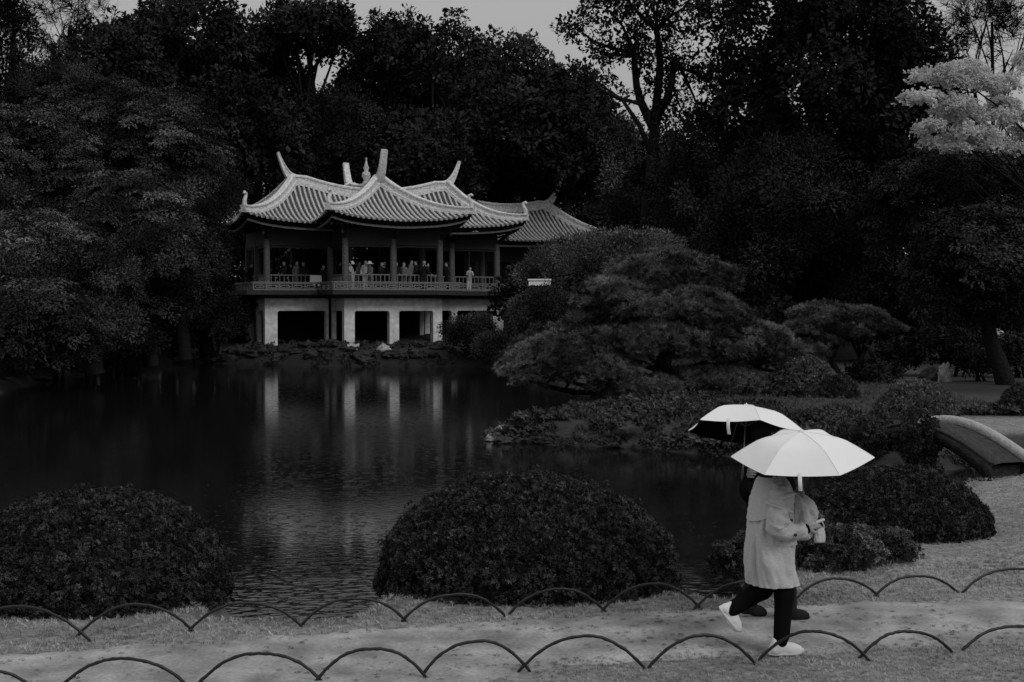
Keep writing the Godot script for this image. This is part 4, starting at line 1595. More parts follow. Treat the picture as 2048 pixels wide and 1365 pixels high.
func visitors() -> void:
	# small figures behind the pavilion railing
	var makes := []
	for kind in 3:
		var o := Node3D.new()
		var b := MB.new()
		var c := MB.new()
		var f := Field.new(Vector3(-0.4, 0, -0.3), Vector3(0.4, 1.75, 0.45), 0.04)
		var g := Field.new(Vector3(-0.45, 0, -0.35), Vector3(0.45, 1.5, 0.45), 0.04)
		var lean: float = [0.0, 0.12, 0.05][kind]
		for s in [-1.0, 1.0]:
			f.cap(Vector3(s * 0.09, 0.85, 0), Vector3(s * 0.1, 0.06, 0), 0.08, 0.05, 0.04)
			g.cap(Vector3(s * 0.09, 0.85, 0), Vector3(s * 0.1, 0.1, 0), 0.11, 0.08, 0.04)
			var el: Vector3 = [Vector3(s * 0.24, 1.1, 0.1), Vector3(s * 0.22, 1.15, 0.2), Vector3(s * 0.25, 1.08, 0.0)][kind]
			var ha: Vector3 = [Vector3(s * 0.14, 0.98, 0.3), Vector3(s * 0.06, 1.42, 0.3), Vector3(s * 0.24, 0.85, 0.06)][kind]
			f.cap(Vector3(s * 0.17, 1.35, lean), el, 0.05, 0.045, 0.04)
			f.cap(el, ha, 0.045, 0.04, 0.04)
			g.cap(Vector3(s * 0.17, 1.35, lean), el, 0.075, 0.065, 0.05)
			g.cap(el, el.lerp(ha, 0.8), 0.065, 0.055, 0.04)
		f.cap(Vector3(0, 0.9, 0), Vector3(0, 1.32, lean), 0.13, 0.14, 0.06)
		g.cap(Vector3(0, 0.9, 0), Vector3(0, 1.32, lean), 0.17, 0.17, 0.06)
		f.cap(Vector3(0, 1.35, lean), Vector3(0, 1.5, lean + 0.02), 0.06, 0.06, 0.04)
		f.cap(Vector3(0, 1.54, lean + 0.03), Vector3(0, 1.61, lean + 0.02), 0.085, 0.1, 0.04)
		f.cap(Vector3(0, 1.56, lean + 0.12), Vector3(0, 1.54, lean + 0.13), 0.02, 0.02, 0.02)
		f.emit(b)
		g.emit(c)
		var h := MB.new()
		h.ellipsoid(Vector3(0, 1.635, lean - 0.015), Vector3(0.112, 0.105, 0.115), 7, 10)
		o.name = "person"
		part("body", b.done(M["skin"]), o)
		part("coat", c.done(M["dark cloth"]), o)
		part("hair", h.done(M["hair"]), o)
		makes.append(o)
	mat("light coat", 0.4)
	mat("middle coat", 0.12)
	mat("white hat", 0.8)
	# px across the deck, depth, kind, coat, height, label
	var list := [
		[-15.355, 75.5, 2, "dark cloth", 0.95, "dark visitor at the far end of the deck beyond the corner column"],
		[-13.152, 73.3, 0, "dark cloth", 1.0, "dark-coated visitor with clasped pale hands just beyond the pale corner column"],
		[-12.449, 73.4, 2, "middle coat", 1.0, "visitor in an open dark coat and pale shirt beside the white box sign"],
		[-11.934, 73.6, 0, "dark cloth", 0.98, "dark visitor directly behind the railing next to the white box sign"],
		[-10.806, 73.2, 1, "dark cloth", 0.86, "short visitor stooping over the railing above the white box sign's edge"],
		[-10.134, 74.6, 2, "dark cloth", 1.0, "dark visitor half hidden by the front corner column"],
		[-9.033, 71.9, 1, "light coat", 0.93, "pale-coated visitor in a white cap with raised arms by the corner column"],
		[-8.306, 72.2, 2, "light coat", 1.0, "tall visitor in a light coat standing side-on at the front railing"],
		[-7.943, 72.0, 0, "middle coat", 0.93, "visitor under a broad white sun hat at the front railing"],
		[-7.502, 72.1, 1, "dark cloth", 0.94, "visitor leaning on the front railing next to the white sun hat"],
		[-6.518, 72.5, 0, "dark cloth", 0.95, "visitor whose face shows just beside the middle front column"],
		[-6.197, 72.4, 2, "middle coat", 0.93, "visitor with a pale collar, first clear of the middle front column"],
		[-5.815, 72.6, 2, "middle coat", 1.02, "tall visitor in an open grey coat in the middle of the second bay"],
		[-5.423, 72.7, 0, "dark cloth", 1.0, "dark visitor between the open grey coat and the pair of raised hands"],
		[-5.067, 72.5, 1, "dark cloth", 1.0, "dark visitor holding raised hands before the face in the second bay"],
		[-12.789, 74.2, 2, "dark cloth", 0.94, "dark visitor set back between two others left of the white box sign"],
		[-8.779, 72.6, 0, "middle coat", 0.97, "visitor squeezed in behind the white cap at the corner column"],
		[-7.279, 72.7, 2, "dark cloth", 0.97, "dark visitor set back behind the leaning one in the first bay"],
		[-6.035, 73.2, 1, "dark cloth", 0.98, "dark visitor set back beside the open grey coat"],
		[-4.872, 73.0, 0, "dark cloth", 0.93, "last dark visitor of the second bay, beside the raised hands"],
		[-3.664, 72.9, 2, "dark cloth", 0.95, "lone dark visitor just past the front bays' last column"],
		[-2.548, 74.6, 1, "light coat", 0.82, "pale stooping visitor behind the railing of the recessed bay"]]
	for i in list.size():
		var e: Array = list[i]
		var r: Node3D = makes[e[2]].duplicate()
		r.name = numbered("person")
		add_child(r, true)
		r.position = Vector3(e[0], 4.1, -e[1])
		r.scale = Vector3.ONE * e[4]
		r.rotation = Vector3(0.0, [0.2, -0.7, 1.0, 0.1, -0.3, 1.4, -1.1][i % 7], [0.04, -0.06, 0.0, 0.08, -0.03][i % 5])
		tag(r, e[5], "person", "visitors behind the pavilion railing")
		for ch in r.get_children():
			if str(ch.name).begins_with("coat"):
				ch.material_override = M[e[3]]
		if i in [6, 8]:
			var mb := MB.new()
			mb.tube([Vector3(0, 1.6, 0.02), Vector3(0, 1.62, 0.02), Vector3(0, 1.66, 0.02), Vector3(0, 1.78, 0.02), Vector3(0, 1.8, 0.02)], [0.26 if i == 8 else 0.15, 0.24 if i == 8 else 0.14, 0.14, 0.1, 0.03], 12)
			part("hat", mb.done(M["white hat"]), r)
	for o in makes:
		o.free()



# ---------------------------------------------------------------- special plants and garden details
func shifted(lobes: Array, base: Vector3) -> Array:
	var out := []
	for l in lobes:
		out.append([l[0] - base, l[1]])
	return out


func special_trees() -> void:
	# the tall open-crowned tree against the sky
	var base := Vector3(8.1, 1.2, -76)
	var o := thing("open_crowned_tree", "tall tree with clustered leaves, dark forked trunk and sky between its branches", "tree", base)
	rng.seed = 8
	var l := shifted([[Vector3(3.88, 19.75, -76.00), Vector3(1.01, 0.66, 0.81)], [Vector3(4.78, 18.57, -76.00), Vector3(0.90, 0.60, 0.72)], [Vector3(5.66, 20.78, -76.00), Vector3(1.34, 0.78, 1.07)], [Vector3(6.70, 19.60, -76.00), Vector3(1.25, 0.78, 1.00)], [Vector3(6.26, 17.83, -76.00), Vector3(0.84, 0.60, 0.67)], [Vector3(4.19, 17.24, -76.00), Vector3(0.66, 0.42, 0.53)], [Vector3(5.37, 16.51, -76.00), Vector3(0.72, 0.42, 0.57)], [Vector3(7.88, 21.08, -76.00), Vector3(1.49, 0.90, 1.19)], [Vector3(8.48, 19.31, -76.00), Vector3(1.34, 1.01, 1.07)], [Vector3(9.67, 18.13, -76.00), Vector3(1.19, 0.90, 0.95)], [Vector3(10.26, 20.19, -76.00), Vector3(1.49, 1.07, 1.19)], [Vector3(7.89, 17.54, -76.00), Vector3(1.07, 0.78, 0.86)], [Vector3(7.01, 15.77, -76.00), Vector3(0.66, 0.42, 0.53)], [Vector3(9.09, 16.36, -76.00), Vector3(1.07, 0.72, 0.86)], [Vector3(9.98, 15.03, -76.00), Vector3(1.19, 0.78, 0.95)], [Vector3(11.16, 16.95, -76.00), Vector3(1.19, 0.90, 0.95)], [Vector3(11.00, 21.37, -76.00), Vector3(1.34, 0.90, 1.07)], [Vector3(8.79, 14.29, -76.00), Vector3(0.90, 0.48, 0.72)], [Vector3(11.32, 14.29, -76.00), Vector3(1.07, 0.78, 0.86)], [Vector3(9.07, 22.25, -76.00), Vector3(1.79, 0.90, 1.43)], [Vector3(6.40, 22.11, -76.00), Vector3(1.49, 0.84, 1.19)]], base)
	var fork := Vector3(0.3, 12.6, 0)
	part("trunk", limb(Vector3(0, -0.4, 0), fork, 0.5, 0.36, 0.02), o)
	var mids := [Vector3(-0.9, 17.0, 0.2), Vector3(0.5, 18.5, -0.3), Vector3(1.6, 16.6, 0.3), Vector3(-1.6, 14.2, 0.5)]
	for i in 4:
		part("bough", limb(fork if i < 3 else fork * 0.86, mids[i], 0.3 if i < 3 else 0.2, 0.18 if i < 3 else 0.11, 0.1), o)
	for q in l:
		var near: Vector3 = mids[0]
		for m in mids:
			if (q[0] - m).length() < (q[0] - near).length():
				near = m
		part("limb", limb(near, q[0], 0.14, 0.035, 0.12), o)
	crown("crown", o, l, "broad", 0.55, 0.66, 0.012, 0.035, 0.12, -1e9, 0.9)
	# white blossom
	base = Vector3(22.5, 0.8, -51.0)
	o = thing("cherry_tree", "cherry tree in full white blossom on spreading layered branches, upper right", "tree", base)
	rng.seed = 9
	l = shifted([[Vector3(16.79, 12.33, -48.96), Vector3(0.35, 0.12, 0.28)], [Vector3(17.26, 11.80, -49.33), Vector3(0.50, 0.20, 0.40)], [Vector3(17.52, 12.27, -49.31), Vector3(0.28, 0.12, 0.22)], [Vector3(18.30, 11.85, -49.26), Vector3(0.50, 0.21, 0.40)], [Vector3(17.62, 12.30, -50.91), Vector3(0.49, 0.22, 0.39)], [Vector3(16.59, 12.01, -49.23), Vector3(0.45, 0.17, 0.36)], [Vector3(17.68, 12.56, -50.11), Vector3(0.56, 0.22, 0.44)], [Vector3(19.16, 11.83, -51.34), Vector3(0.44, 0.24, 0.35)], [Vector3(18.96, 11.95, -49.69), Vector3(0.43, 0.17, 0.34)], [Vector3(18.97, 11.82, -50.80), Vector3(0.24, 0.12, 0.19)], [Vector3(19.24, 12.21, -51.69), Vector3(0.40, 0.17, 0.32)], [Vector3(18.43, 12.00, -49.96), Vector3(0.29, 0.20, 0.23)], [Vector3(19.32, 11.99, -51.47), Vector3(0.34, 0.20, 0.28)], [Vector3(18.53, 12.43, -50.78), Vector3(0.31, 0.23, 0.25)], [Vector3(15.51, 11.00, -48.30), Vector3(0.24, 0.15, 0.19)], [Vector3(17.06, 10.97, -50.50), Vector3(0.50, 0.19, 0.40)], [Vector3(15.40, 11.17, -49.19), Vector3(0.49, 0.19, 0.39)], [Vector3(16.87, 10.86, -48.66), Vector3(0.44, 0.13, 0.35)], [Vector3(16.10, 11.24, -49.00), Vector3(0.31, 0.21, 0.25)], [Vector3(15.35, 11.32, -49.07), Vector3(0.24, 0.19, 0.20)], [Vector3(15.73, 11.22, -48.70), Vector3(0.49, 0.14, 0.39)], [Vector3(16.86, 11.11, -48.86), Vector3(0.31, 0.19, 0.25)], [Vector3(16.80, 10.78, -48.79), Vector3(0.34, 0.23, 0.28)], [Vector3(18.23, 10.71, -49.65), Vector3(0.42, 0.23, 0.33)], [Vector3(17.37, 10.89, -49.10), Vector3(0.26, 0.16, 0.21)], [Vector3(18.87, 10.58, -49.11), Vector3(0.45, 0.11, 0.36)], [Vector3(17.28, 11.00, -48.84), Vector3(0.34, 0.21, 0.27)], [Vector3(17.06, 10.56, -49.47), Vector3(0.48, 0.23, 0.38)], [Vector3(20.87, 10.62, -49.99), Vector3(0.50, 0.25, 0.40)], [Vector3(19.61, 11.20, -51.02), Vector3(0.54, 0.28, 0.43)], [Vector3(20.02, 10.74, -50.76), Vector3(0.51, 0.24, 0.41)], [Vector3(20.52, 10.78, -51.01), Vector3(0.47, 0.18, 0.38)], [Vector3(21.15, 11.23, -50.40), Vector3(0.57, 0.29, 0.46)], [Vector3(19.28, 10.46, -50.40), Vector3(0.27, 0.29, 0.21)], [Vector3(19.37, 11.17, -50.59), Vector3(0.45, 0.23, 0.36)], [Vector3(17.35, 10.12, -48.33), Vector3(0.20, 0.18, 0.16)], [Vector3(18.00, 10.48, -50.41), Vector3(0.48, 0.17, 0.39)], [Vector3(16.91, 9.83, -49.09), Vector3(0.27, 0.16, 0.22)], [Vector3(17.30, 9.79, -48.36), Vector3(0.35, 0.14, 0.28)], [Vector3(16.15, 10.09, -49.76), Vector3(0.37, 0.18, 0.30)], [Vector3(15.88, 10.03, -48.33), Vector3(0.45, 0.14, 0.36)], [Vector3(17.50, 9.87, -49.21), Vector3(0.23, 0.14, 0.19)], [Vector3(19.92, 10.24, -50.92), Vector3(0.35, 0.14, 0.28)], [Vector3(17.87, 10.21, -49.83), Vector3(0.50, 0.18, 0.40)], [Vector3(19.00, 9.86, -50.72), Vector3(0.58, 0.10, 0.46)], [Vector3(18.36, 10.19, -50.52), Vector3(0.60, 0.13, 0.48)], [Vector3(18.03, 9.73, -49.79), Vector3(0.32, 0.10, 0.26)], [Vector3(18.00, 9.78, -48.61), Vector3(0.60, 0.16, 0.48)], [Vector3(18.36, 9.93, -49.76), Vector3(0.45, 0.16, 0.36)], [Vector3(17.08, 9.66, -50.04), Vector3(0.45, 0.09, 0.36)], [Vector3(18.28, 9.35, -48.95), Vector3(0.39, 0.11, 0.31)], [Vector3(18.65, 9.59, -50.28), Vector3(0.47, 0.08, 0.38)], [Vector3(18.34, 9.50, -50.05), Vector3(0.32, 0.07, 0.26)], [Vector3(17.06, 9.29, -48.55), Vector3(0.22, 0.06, 0.18)], [Vector3(18.21, 9.63, -49.58), Vector3(0.46, 0.09, 0.37)], [Vector3(17.71, 9.55, -50.45), Vector3(0.22, 0.09, 0.18)], [Vector3(19.22, 9.32, -48.56), Vector3(0.23, 0.12, 0.19)], [Vector3(19.73, 9.38, -50.44), Vector3(0.37, 0.18, 0.30)], [Vector3(20.87, 9.80, -49.88), Vector3(0.31, 0.14, 0.24)], [Vector3(20.93, 9.45, -50.06), Vector3(0.40, 0.10, 0.32)], [Vector3(20.20, 9.35, -49.23), Vector3(0.31, 0.18, 0.25)], [Vector3(20.97, 9.68, -50.19), Vector3(0.31, 0.19, 0.25)], [Vector3(20.34, 9.89, -50.89), Vector3(0.24, 0.16, 0.20)], [Vector3(21.13, 12.61, -50.48), Vector3(0.31, 0.27, 0.25)], [Vector3(20.66, 13.16, -51.46), Vector3(0.25, 0.23, 0.20)], [Vector3(20.50, 12.58, -50.17), Vector3(0.48, 0.23, 0.39)], [Vector3(19.96, 12.20, -51.25), Vector3(0.50, 0.29, 0.40)], [Vector3(20.70, 13.19, -52.03), Vector3(0.28, 0.17, 0.22)], [Vector3(21.14, 12.26, -50.52), Vector3(0.24, 0.17, 0.19)], [Vector3(21.48, 12.95, -51.11), Vector3(0.44, 0.25, 0.35)], [Vector3(16.35, 12.14, -49.03), Vector3(0.23, 0.06, 0.18)], [Vector3(15.95, 12.51, -51.18), Vector3(0.15, 0.06, 0.12)], [Vector3(16.00, 12.15, -50.37), Vector3(0.27, 0.10, 0.22)], [Vector3(16.82, 12.17, -50.47), Vector3(0.28, 0.09, 0.22)], [Vector3(16.66, 12.36, -50.83), Vector3(0.23, 0.06, 0.19)], [Vector3(15.92, 12.28, -49.41), Vector3(0.16, 0.11, 0.13)], [Vector3(15.92, 12.11, -49.73), Vector3(0.30, 0.07, 0.24)], [Vector3(16.75, 9.69, -50.30), Vector3(0.31, 0.04, 0.25)], [Vector3(15.86, 9.42, -48.56), Vector3(0.29, 0.09, 0.23)], [Vector3(16.80, 9.51, -49.98), Vector3(0.27, 0.05, 0.22)], [Vector3(16.95, 9.30, -48.91), Vector3(0.31, 0.09, 0.25)], [Vector3(16.97, 9.34, -49.49), Vector3(0.24, 0.05, 0.19)], [Vector3(17.03, 9.49, -49.44), Vector3(0.25, 0.09, 0.20)], [Vector3(16.07, 9.41, -49.59), Vector3(0.18, 0.09, 0.14)]], base)
	part("trunk", limb(Vector3(0, -0.3, 0), Vector3(0.3, 6.4, -0.3), 0.32, 0.2, 0.06), o)
	for i in range(0, l.size(), 7):
		part("limb", limb(Vector3(0.3, 6.4 - 0.05 * i, -0.3), l[i][0] - Vector3(0, 0.15, 0.5), 0.07, 0.015, 0.1), o)
	crown("blossom", o, l, "blossom", 0.3, 0.235, 0.66, 0.92, 0.18, -1e9, 0.8)
	# the great clipped pine on the island
	base = Vector3(4.1, 0.55, -36.6)
	o = thing("cloud_pine", "great clipped pine in cloud-like tiers spreading low over the island's edge", "pine tree", base)
	rng.seed = 10
	l = shifted([[Vector3(1.19, 1.67, -35.20), Vector3(1.45, 0.70, 1.31)], [Vector3(4.50, 4.18, -37.50), Vector3(1.69, 0.69, 1.52)], [Vector3(5.60, 3.89, -37.50), Vector3(1.10, 0.74, 0.99)], [Vector3(3.21, 3.48, -37.00), Vector3(1.38, 0.62, 1.24)], [Vector3(4.67, 3.08, -36.50), Vector3(1.93, 0.67, 1.74)], [Vector3(2.47, 2.79, -36.80), Vector3(1.01, 0.52, 0.91)], [Vector3(6.20, 2.71, -37.10), Vector3(0.87, 0.62, 0.79)], [Vector3(1.48, 1.97, -35.50), Vector3(1.39, 0.69, 1.25)], [Vector3(0.52, 1.41, -34.90), Vector3(0.82, 0.52, 0.74)], [Vector3(2.15, 1.36, -35.00), Vector3(1.24, 0.55, 1.11)], [Vector3(3.87, 2.10, -35.70), Vector3(1.68, 0.63, 1.51)], [Vector3(5.53, 1.95, -36.00), Vector3(1.27, 0.60, 1.14)], [Vector3(6.88, 2.07, -36.80), Vector3(1.30, 0.65, 1.17)], [Vector3(7.66, 1.61, -36.70), Vector3(0.86, 0.53, 0.78)], [Vector3(3.43, 0.96, -35.50), Vector3(1.25, 0.34, 1.13)], [Vector3(5.68, 1.07, -36.50), Vector3(1.58, 0.42, 1.42)]], base)
	part("trunk", limb(Vector3(-0.2, -0.3, 0), Vector3(0.3, 2.6, -0.2), 0.3, 0.2, 0.1), o)
	for q in l:
		var from := Vector3(0.1, clampf(q[0].y - 0.6, 0.2, 2.6), -0.1)
		part("limb", limb(from, q[0] - Vector3(0, q[1].y * 0.55, 0), 0.12, 0.05, 0.1), o)
	for e in [[Vector3(-2.9, 0.72, 1.2), Vector3(-3.2, 0.42, 1.3), Vector3(-2.7, 0.3, 1.3)], [Vector3(-2.4, 0.75, 1.3), Vector3(-2.6, 0.36, 1.35), Vector3(-2.35, 0.33, 1.4)]]:
		var mb := MB.new()
		mb.tube(e, [0.05, 0.045, 0.02], 6)
		part("branch", mb.done(M["bark"]), o)
	crown("needles", o, l, "needle", 0.24, 0.155, 0.016, 0.33, 0.0, 0.02, 0.05)
	# the small two-stemmed pine
	base = Vector3(12.2, 0.62, -47)
	o = thing("small_pine", "small two-stemmed pine with flat tufted tiers on the grass behind the round bush", "pine tree", base)
	rng.seed = 12
	l = shifted([[Vector3(1.54, 1.23, -45.70), Vector3(1.88, 0.81, 1.60)], [Vector3(11.37, 2.84, -47.00), Vector3(1.14, 0.52, 0.97)], [Vector3(12.86, 2.68, -47.40), Vector3(1.08, 0.48, 0.92)], [Vector3(10.60, 2.29, -46.70), Vector3(0.70, 0.40, 0.59)], [Vector3(12.29, 2.28, -47.00), Vector3(0.96, 0.37, 0.82)], [Vector3(13.71, 2.41, -47.30), Vector3(0.78, 0.41, 0.66)], [Vector3(11.46, 1.89, -46.60), Vector3(0.66, 0.31, 0.56)], [Vector3(10.77, 1.56, -46.40), Vector3(0.84, 0.40, 0.71)]], base)
	for e in [[Vector3(0, -0.2, 0), Vector3(-0.35, 0.45, 0), Vector3(-0.3, 0.95, 0), Vector3(0.05, 1.5, 0), Vector3(-0.3, 1.9, 0)], [Vector3(0.1, -0.2, 0.1), Vector3(0.55, 0.3, 0.1), Vector3(0.8, 0.9, 0.1), Vector3(0.95, 1.5, 0.1)], [Vector3(0.6, 0.35, 0.1), Vector3(1.1, 0.6, 0.2), Vector3(0.95, 0.95, 0.2), Vector3(0.75, 1.2, 0.2)], [Vector3(0.3, 0.1, 0.2), Vector3(1.2, 0.25, 0.3), Vector3(1.8, 0.05, 0.4)]]:
		var mb := MB.new()
		mb.tube(e, [0.16, 0.13, 0.12, 0.09, 0.06] if e.size() == 5 else [0.11, 0.1, 0.08, 0.05], 7)
		part("stem", mb.done(M["bark"]), o)
	for q in l:
		part("limb", limb(Vector3(-0.1 if q[0].x < 0.3 else 0.9, 1.3, 0.05), q[0] - Vector3(0, q[1].y * 0.4, 0), 0.06, 0.025, 0.1), o)
	crown("needles", o, l, "needle", 0.25, 0.165, 0.03, 0.36, 0.0, -1e9, 0.05)


func hoop(called: String, label: String, group: String, e: Array, seed_: int) -> void:
	rng.seed = seed_
	var a := Vector3(e[0], 0.45, e[1])
	var b := Vector3(e[2], 0.45, e[3])
	var mid := (a + b) * 0.5
	var side := (b - a).cross(Vector3.UP).normalized()
	var path := []
	var rad := []
	var lean := rng.randf_range(-0.02, 0.02)
	for i in 34:
		var s := lerpf(-0.03, 1.03, i / 33.0)
		var u := absf(2.0 * s - 1.0)
		var y: float = e[4] * (1.0 - pow(u, 2.25)) * (1.0 + 0.02 * sin(s * 9.0 + seed_))
		path.append(a.lerp(b, s) - mid + Vector3(rng.randf_range(-1, 1), rng.randf_range(-1, 1), rng.randf_range(-1, 1)) * 0.0022 + Vector3.UP * (y - (0.12 if i in [0, 33] else 0.0)) + side * (lean * y / e[4] + 0.016 * (s - 0.5)))
		rad.append(0.0135 if i % 4 == 2 else 0.0115)
	var mb := MB.new()
	mb.tube(path, rad, 9)
	solo(called, mb.done(M["hoop"]), label, "hoop", mid, group)


func hoop_fences() -> void:
	var near := [[-3.925, -8.866, -3.440, -9.019, 0.119], [-3.213, -8.983, -2.339, -9.068, 0.196], [-2.250, -9.043, -1.367, -9.116, 0.213], [-1.417, -9.092, -0.614, -9.191, 0.233], [-0.662, -9.241, 0.133, -9.368, 0.241], [0.048, -9.343, 0.998, -9.420, 0.261], [1.020, -9.447, 1.843, -9.553, 0.234], [1.887, -9.662, 2.728, -9.662, 0.227], [2.674, -9.718, 3.444, -9.888, 0.187], [3.541, -9.931, 4.426, -10.124, 0.169]]
	var far := [[-4.545, -10.230, -3.399, -10.215, 0.282], [-3.561, -10.308, -2.643, -10.516, 0.254], [-2.697, -10.483, -1.775, -10.698, 0.225], [-1.792, -10.698, -0.912, -10.887, 0.221], [-0.947, -10.852, -0.052, -11.046, 0.224], [-0.026, -11.118, 0.832, -11.210, 0.215], [0.787, -11.192, 1.696, -11.303, 0.241], [1.611, -11.266, 2.605, -11.573, 0.222], [2.586, -11.612, 3.419, -11.814, 0.190], [3.366, -11.773, 4.217, -11.959, 0.181], [4.259, -11.959, 5.266, -12.283, 0.199]]
	var say := ["only partly in the picture at its lower left corner", "the first complete one along the path's lower left end", "below the gap of open water", "its crest under the water-side end of the middle bush", "below the middle of the middle bush", "tallest of its row, below the middle bush's walker-side end", "in front of the trailing white shoe", "crossing the planted white shoe and trouser leg", "next beyond the planted white shoe", "cut off by the picture's right side"]
	for i in near.size():
		hoop("fence_hoop", "near-edging hoop, " + say[i], "hoops of the near edging", near[i], 500 + i)
	var say2 := ["cut off by the picture's left side before the left bush", "before the middle of the left bush", "before the left bush's water-side end", "spanning the open water between the two bushes", "before the middle bush's water-side end", "before the centre of the middle bush", "before the middle bush's end towards the walkers", "half hidden by the raincoat wearer", "just ahead of the raincoat wearer", "on the lawn below the low azaleas' end", "last one, high on the lawn at the picture's right side"]
	for i in far.size():
		hoop("fence_hoop", "waterside-edging hoop, " + say2[i], "hoops of the waterside edging", far[i], 600 + i)


func garden() -> void:
	# clipped bushes by the path
	clipped("clipped_bush", "large dark clipped dome bush at the picture's left end beside the pond", "bush", Vector3(-3.98, 0.4, -12.05), Vector3(1.28, 1.0, 1.15), 0.05, 0.031, 0.006, 0.14)
	clipped("clipped_bush", "large dark clipped dome bush in the middle, between open water and the walkers", "bush", Vector3(0.15, 0.4, -12.6), Vector3(1.48, 1.07, 1.2), 0.05, 0.031, 0.006, 0.15)
	clipped("clipped_bush", "long low clipped bush on the lawn beyond the walkers", "bush", Vector3(4.72, 0.38, -15.6), Vector3(1.12, 0.78, 1.15), 0.055, 0.036, 0.006, 0.12)
	# loose azaleas behind the walkers
	var az := [[Vector3(2.35, 0.4, -12.75), Vector3(0.36, 0.42, 0.3), "low loose azalea behind the raincoat's back, beside the water"], [Vector3(3.35, 0.4, -13.2), Vector3(0.55, 0.42, 0.4), "low loose azalea just ahead of the raincoat wearer"], [Vector3(3.0, 0.4, -13.6), Vector3(0.5, 0.5, 0.4), "loose azalea seen between raincoat and long clipped bush"], [Vector3(3.95, 0.4, -13.5), Vector3(0.42, 0.34, 0.35), "last low azalea of the row, under the long clipped bush's lower end"]]
	az.append([Vector3(6.5, 0.25, -23.6), Vector3(0.55, 0.75, 0.35), "loose dark shrub hiding the island end of the earth bridge"])
	az.append([Vector3(7.3, 0.3, -22.85), Vector3(0.45, 0.98, 0.3), "loose shrub beside the island end of the earth bridge, nearer the kerb log"])
	az.append([Vector3(5.4, 0.2, -26.0), Vector3(0.8, 0.5, 0.5), "loose shrub on the island bank above the white umbrella's tip"])
	for a in az:
		var o := thing("azalea", a[2], "azalea", a[0])
		rng.seed = a[2].hash()
		var l := lobes_over(Vector3(0, a[1].y * 0.45, 0), a[1] * Vector3(1, 0.75, 1), 7, 0.45)
		for i in 4:
			part("stem", limb(Vector3(0.05 * i - 0.08, -0.03, 0), l[1 + i][0], 0.014, 0.006, 0.1), o)
		var far: bool = a[0].z < -20.0
		crown("leaves", o, l, "azalea", 0.1 if far else 0.072, 0.085 if far else 0.058, 0.02, 0.12 if far else 0.22, 0.12, 0.0, 0.8)
	# clipped mounds of the island and beyond
	clipped("clipped_mound", "round clipped bush on the island under the small pine", "bush", Vector3(8.3, 0.5, -36), Vector3(1.02, 1.24, 0.9), 0.09, 0.07, 0.05, 0.26)
	clipped("clipped_mound", "smaller round bush grown against the island's round clipped bush", "bush", Vector3(9.0, 0.5, -35.2), Vector3(0.62, 0.75, 0.6), 0.11, 0.09, 0.015, 0.09)
	clipped("clipped_mound", "smooth loaf-shaped clipped bush above the earth bridge", "bush", Vector3(9.3, 0.5, -29.2), Vector3(0.95, 0.98, 0.8), 0.075, 0.055, 0.07, 0.3)
	clipped("clipped_mound", "rounded clipped bush cut off by the right side beyond the bridge", "bush", Vector3(12.35, 0.5, -30.0), Vector3(0.85, 0.9, 0.8), 0.1, 0.08, 0.02, 0.1)
	clipped("clipped_mound", "smooth dark clipped dome between the great pine and the small pine", "bush", Vector3(11.6, 0.7, -58), Vector3(1.5, 2.4, 1.3), 0.13, 0.11, 0.03, 0.08)
	clipped("clipped_mound", "dark clipped dome far behind the great pine's flank", "bush", Vector3(9.9, 0.7, -56), Vector3(0.9, 1.7, 0.9), 0.16, 0.14, 0.02, 0.05)
	# ground cover on the island
	var g := Node3D.new()
	g.name = "ground_cover"
	add_child(g)
	tag(g, "low ragged ground cover and tufts along the island's edge", "ground cover", "", "stuff")
	for pass_ in 2:
		var where: Array[Transform3D] = []
		var tint := PackedColorArray()
		rng.seed = 70 + pass_
		for i in (16000 if pass_ == 0 else 10000):
			var x := rng.randf_range(-1.0, 12.5)
			var d := rng.randf_range(24.2, 44.0) if pass_ == 0 else rng.randf_range(25.5, 52.0)
			var s := shore(x, d)
			noise.seed = 55
			noise.frequency = 0.5
			var n := noise.get_noise_2d(x, d)
			if s < 0.0 or s > (4.2 if pass_ == 0 else 30.0) or n < (-0.28 if pass_ == 0 else -0.5):
				continue
			if x > 8.2 and d > 25.6 and d < 29.5:
				continue
			var k := rng.randf_range(0.08, 0.26) * (1.0 + 1.3 * n) if pass_ == 0 else rng.randf_range(0.05, 0.13)
			where.append(Transform3D(Basis(Vector3.UP, rng.randf() * TAU).scaled(Vector3.ONE * k), Vector3(x, ground_at(x, d, s) + (k * 0.35 if pass_ == 0 else 0.0), -d)))
			tint.append(Color.WHITE * (rng.randf_range(0.02, 0.09) if pass_ == 0 else rng.randf_range(0.06, 0.15)))
		scatter("leafy_tufts" if pass_ == 0 else "grass_tufts", g, "azalea" if pass_ == 0 else "grass", where, tint)
	var over: Array[Transform3D] = []
	var shade := PackedColorArray()
	rng.seed = 77
	for i in 2600:
		var x := rng.randf_range(-20.0, 1.0)
		var d := rng.randf_range(66.8, 72.5)
		var s := shore(x, d)
		noise.seed = 56
		noise.frequency = 0.7
		if s < 0.0 or s > 3.0 or noise.get_noise_2d(x, d) < 0.0:
			continue
		var k := rng.randf_range(0.1, 0.3)
		over.append(Transform3D(Basis(Vector3.UP, rng.randf() * TAU).scaled(Vector3.ONE * k), Vector3(x, ground_at(x, d, s) + k * 0.5, -d)))
		shade.append(Color.WHITE * rng.randf_range(0.008, 0.09))
	scatter("shore_tufts", g, "azalea", over, shade)
	# rocks: island point, island shore, pavilion foot
	rock("pale rock at the very point of the island, lying in the water", Vector3(-0.42, 0.06, -29.9), Vector3(0.24, 0.16, 0.2), 0.4, true)
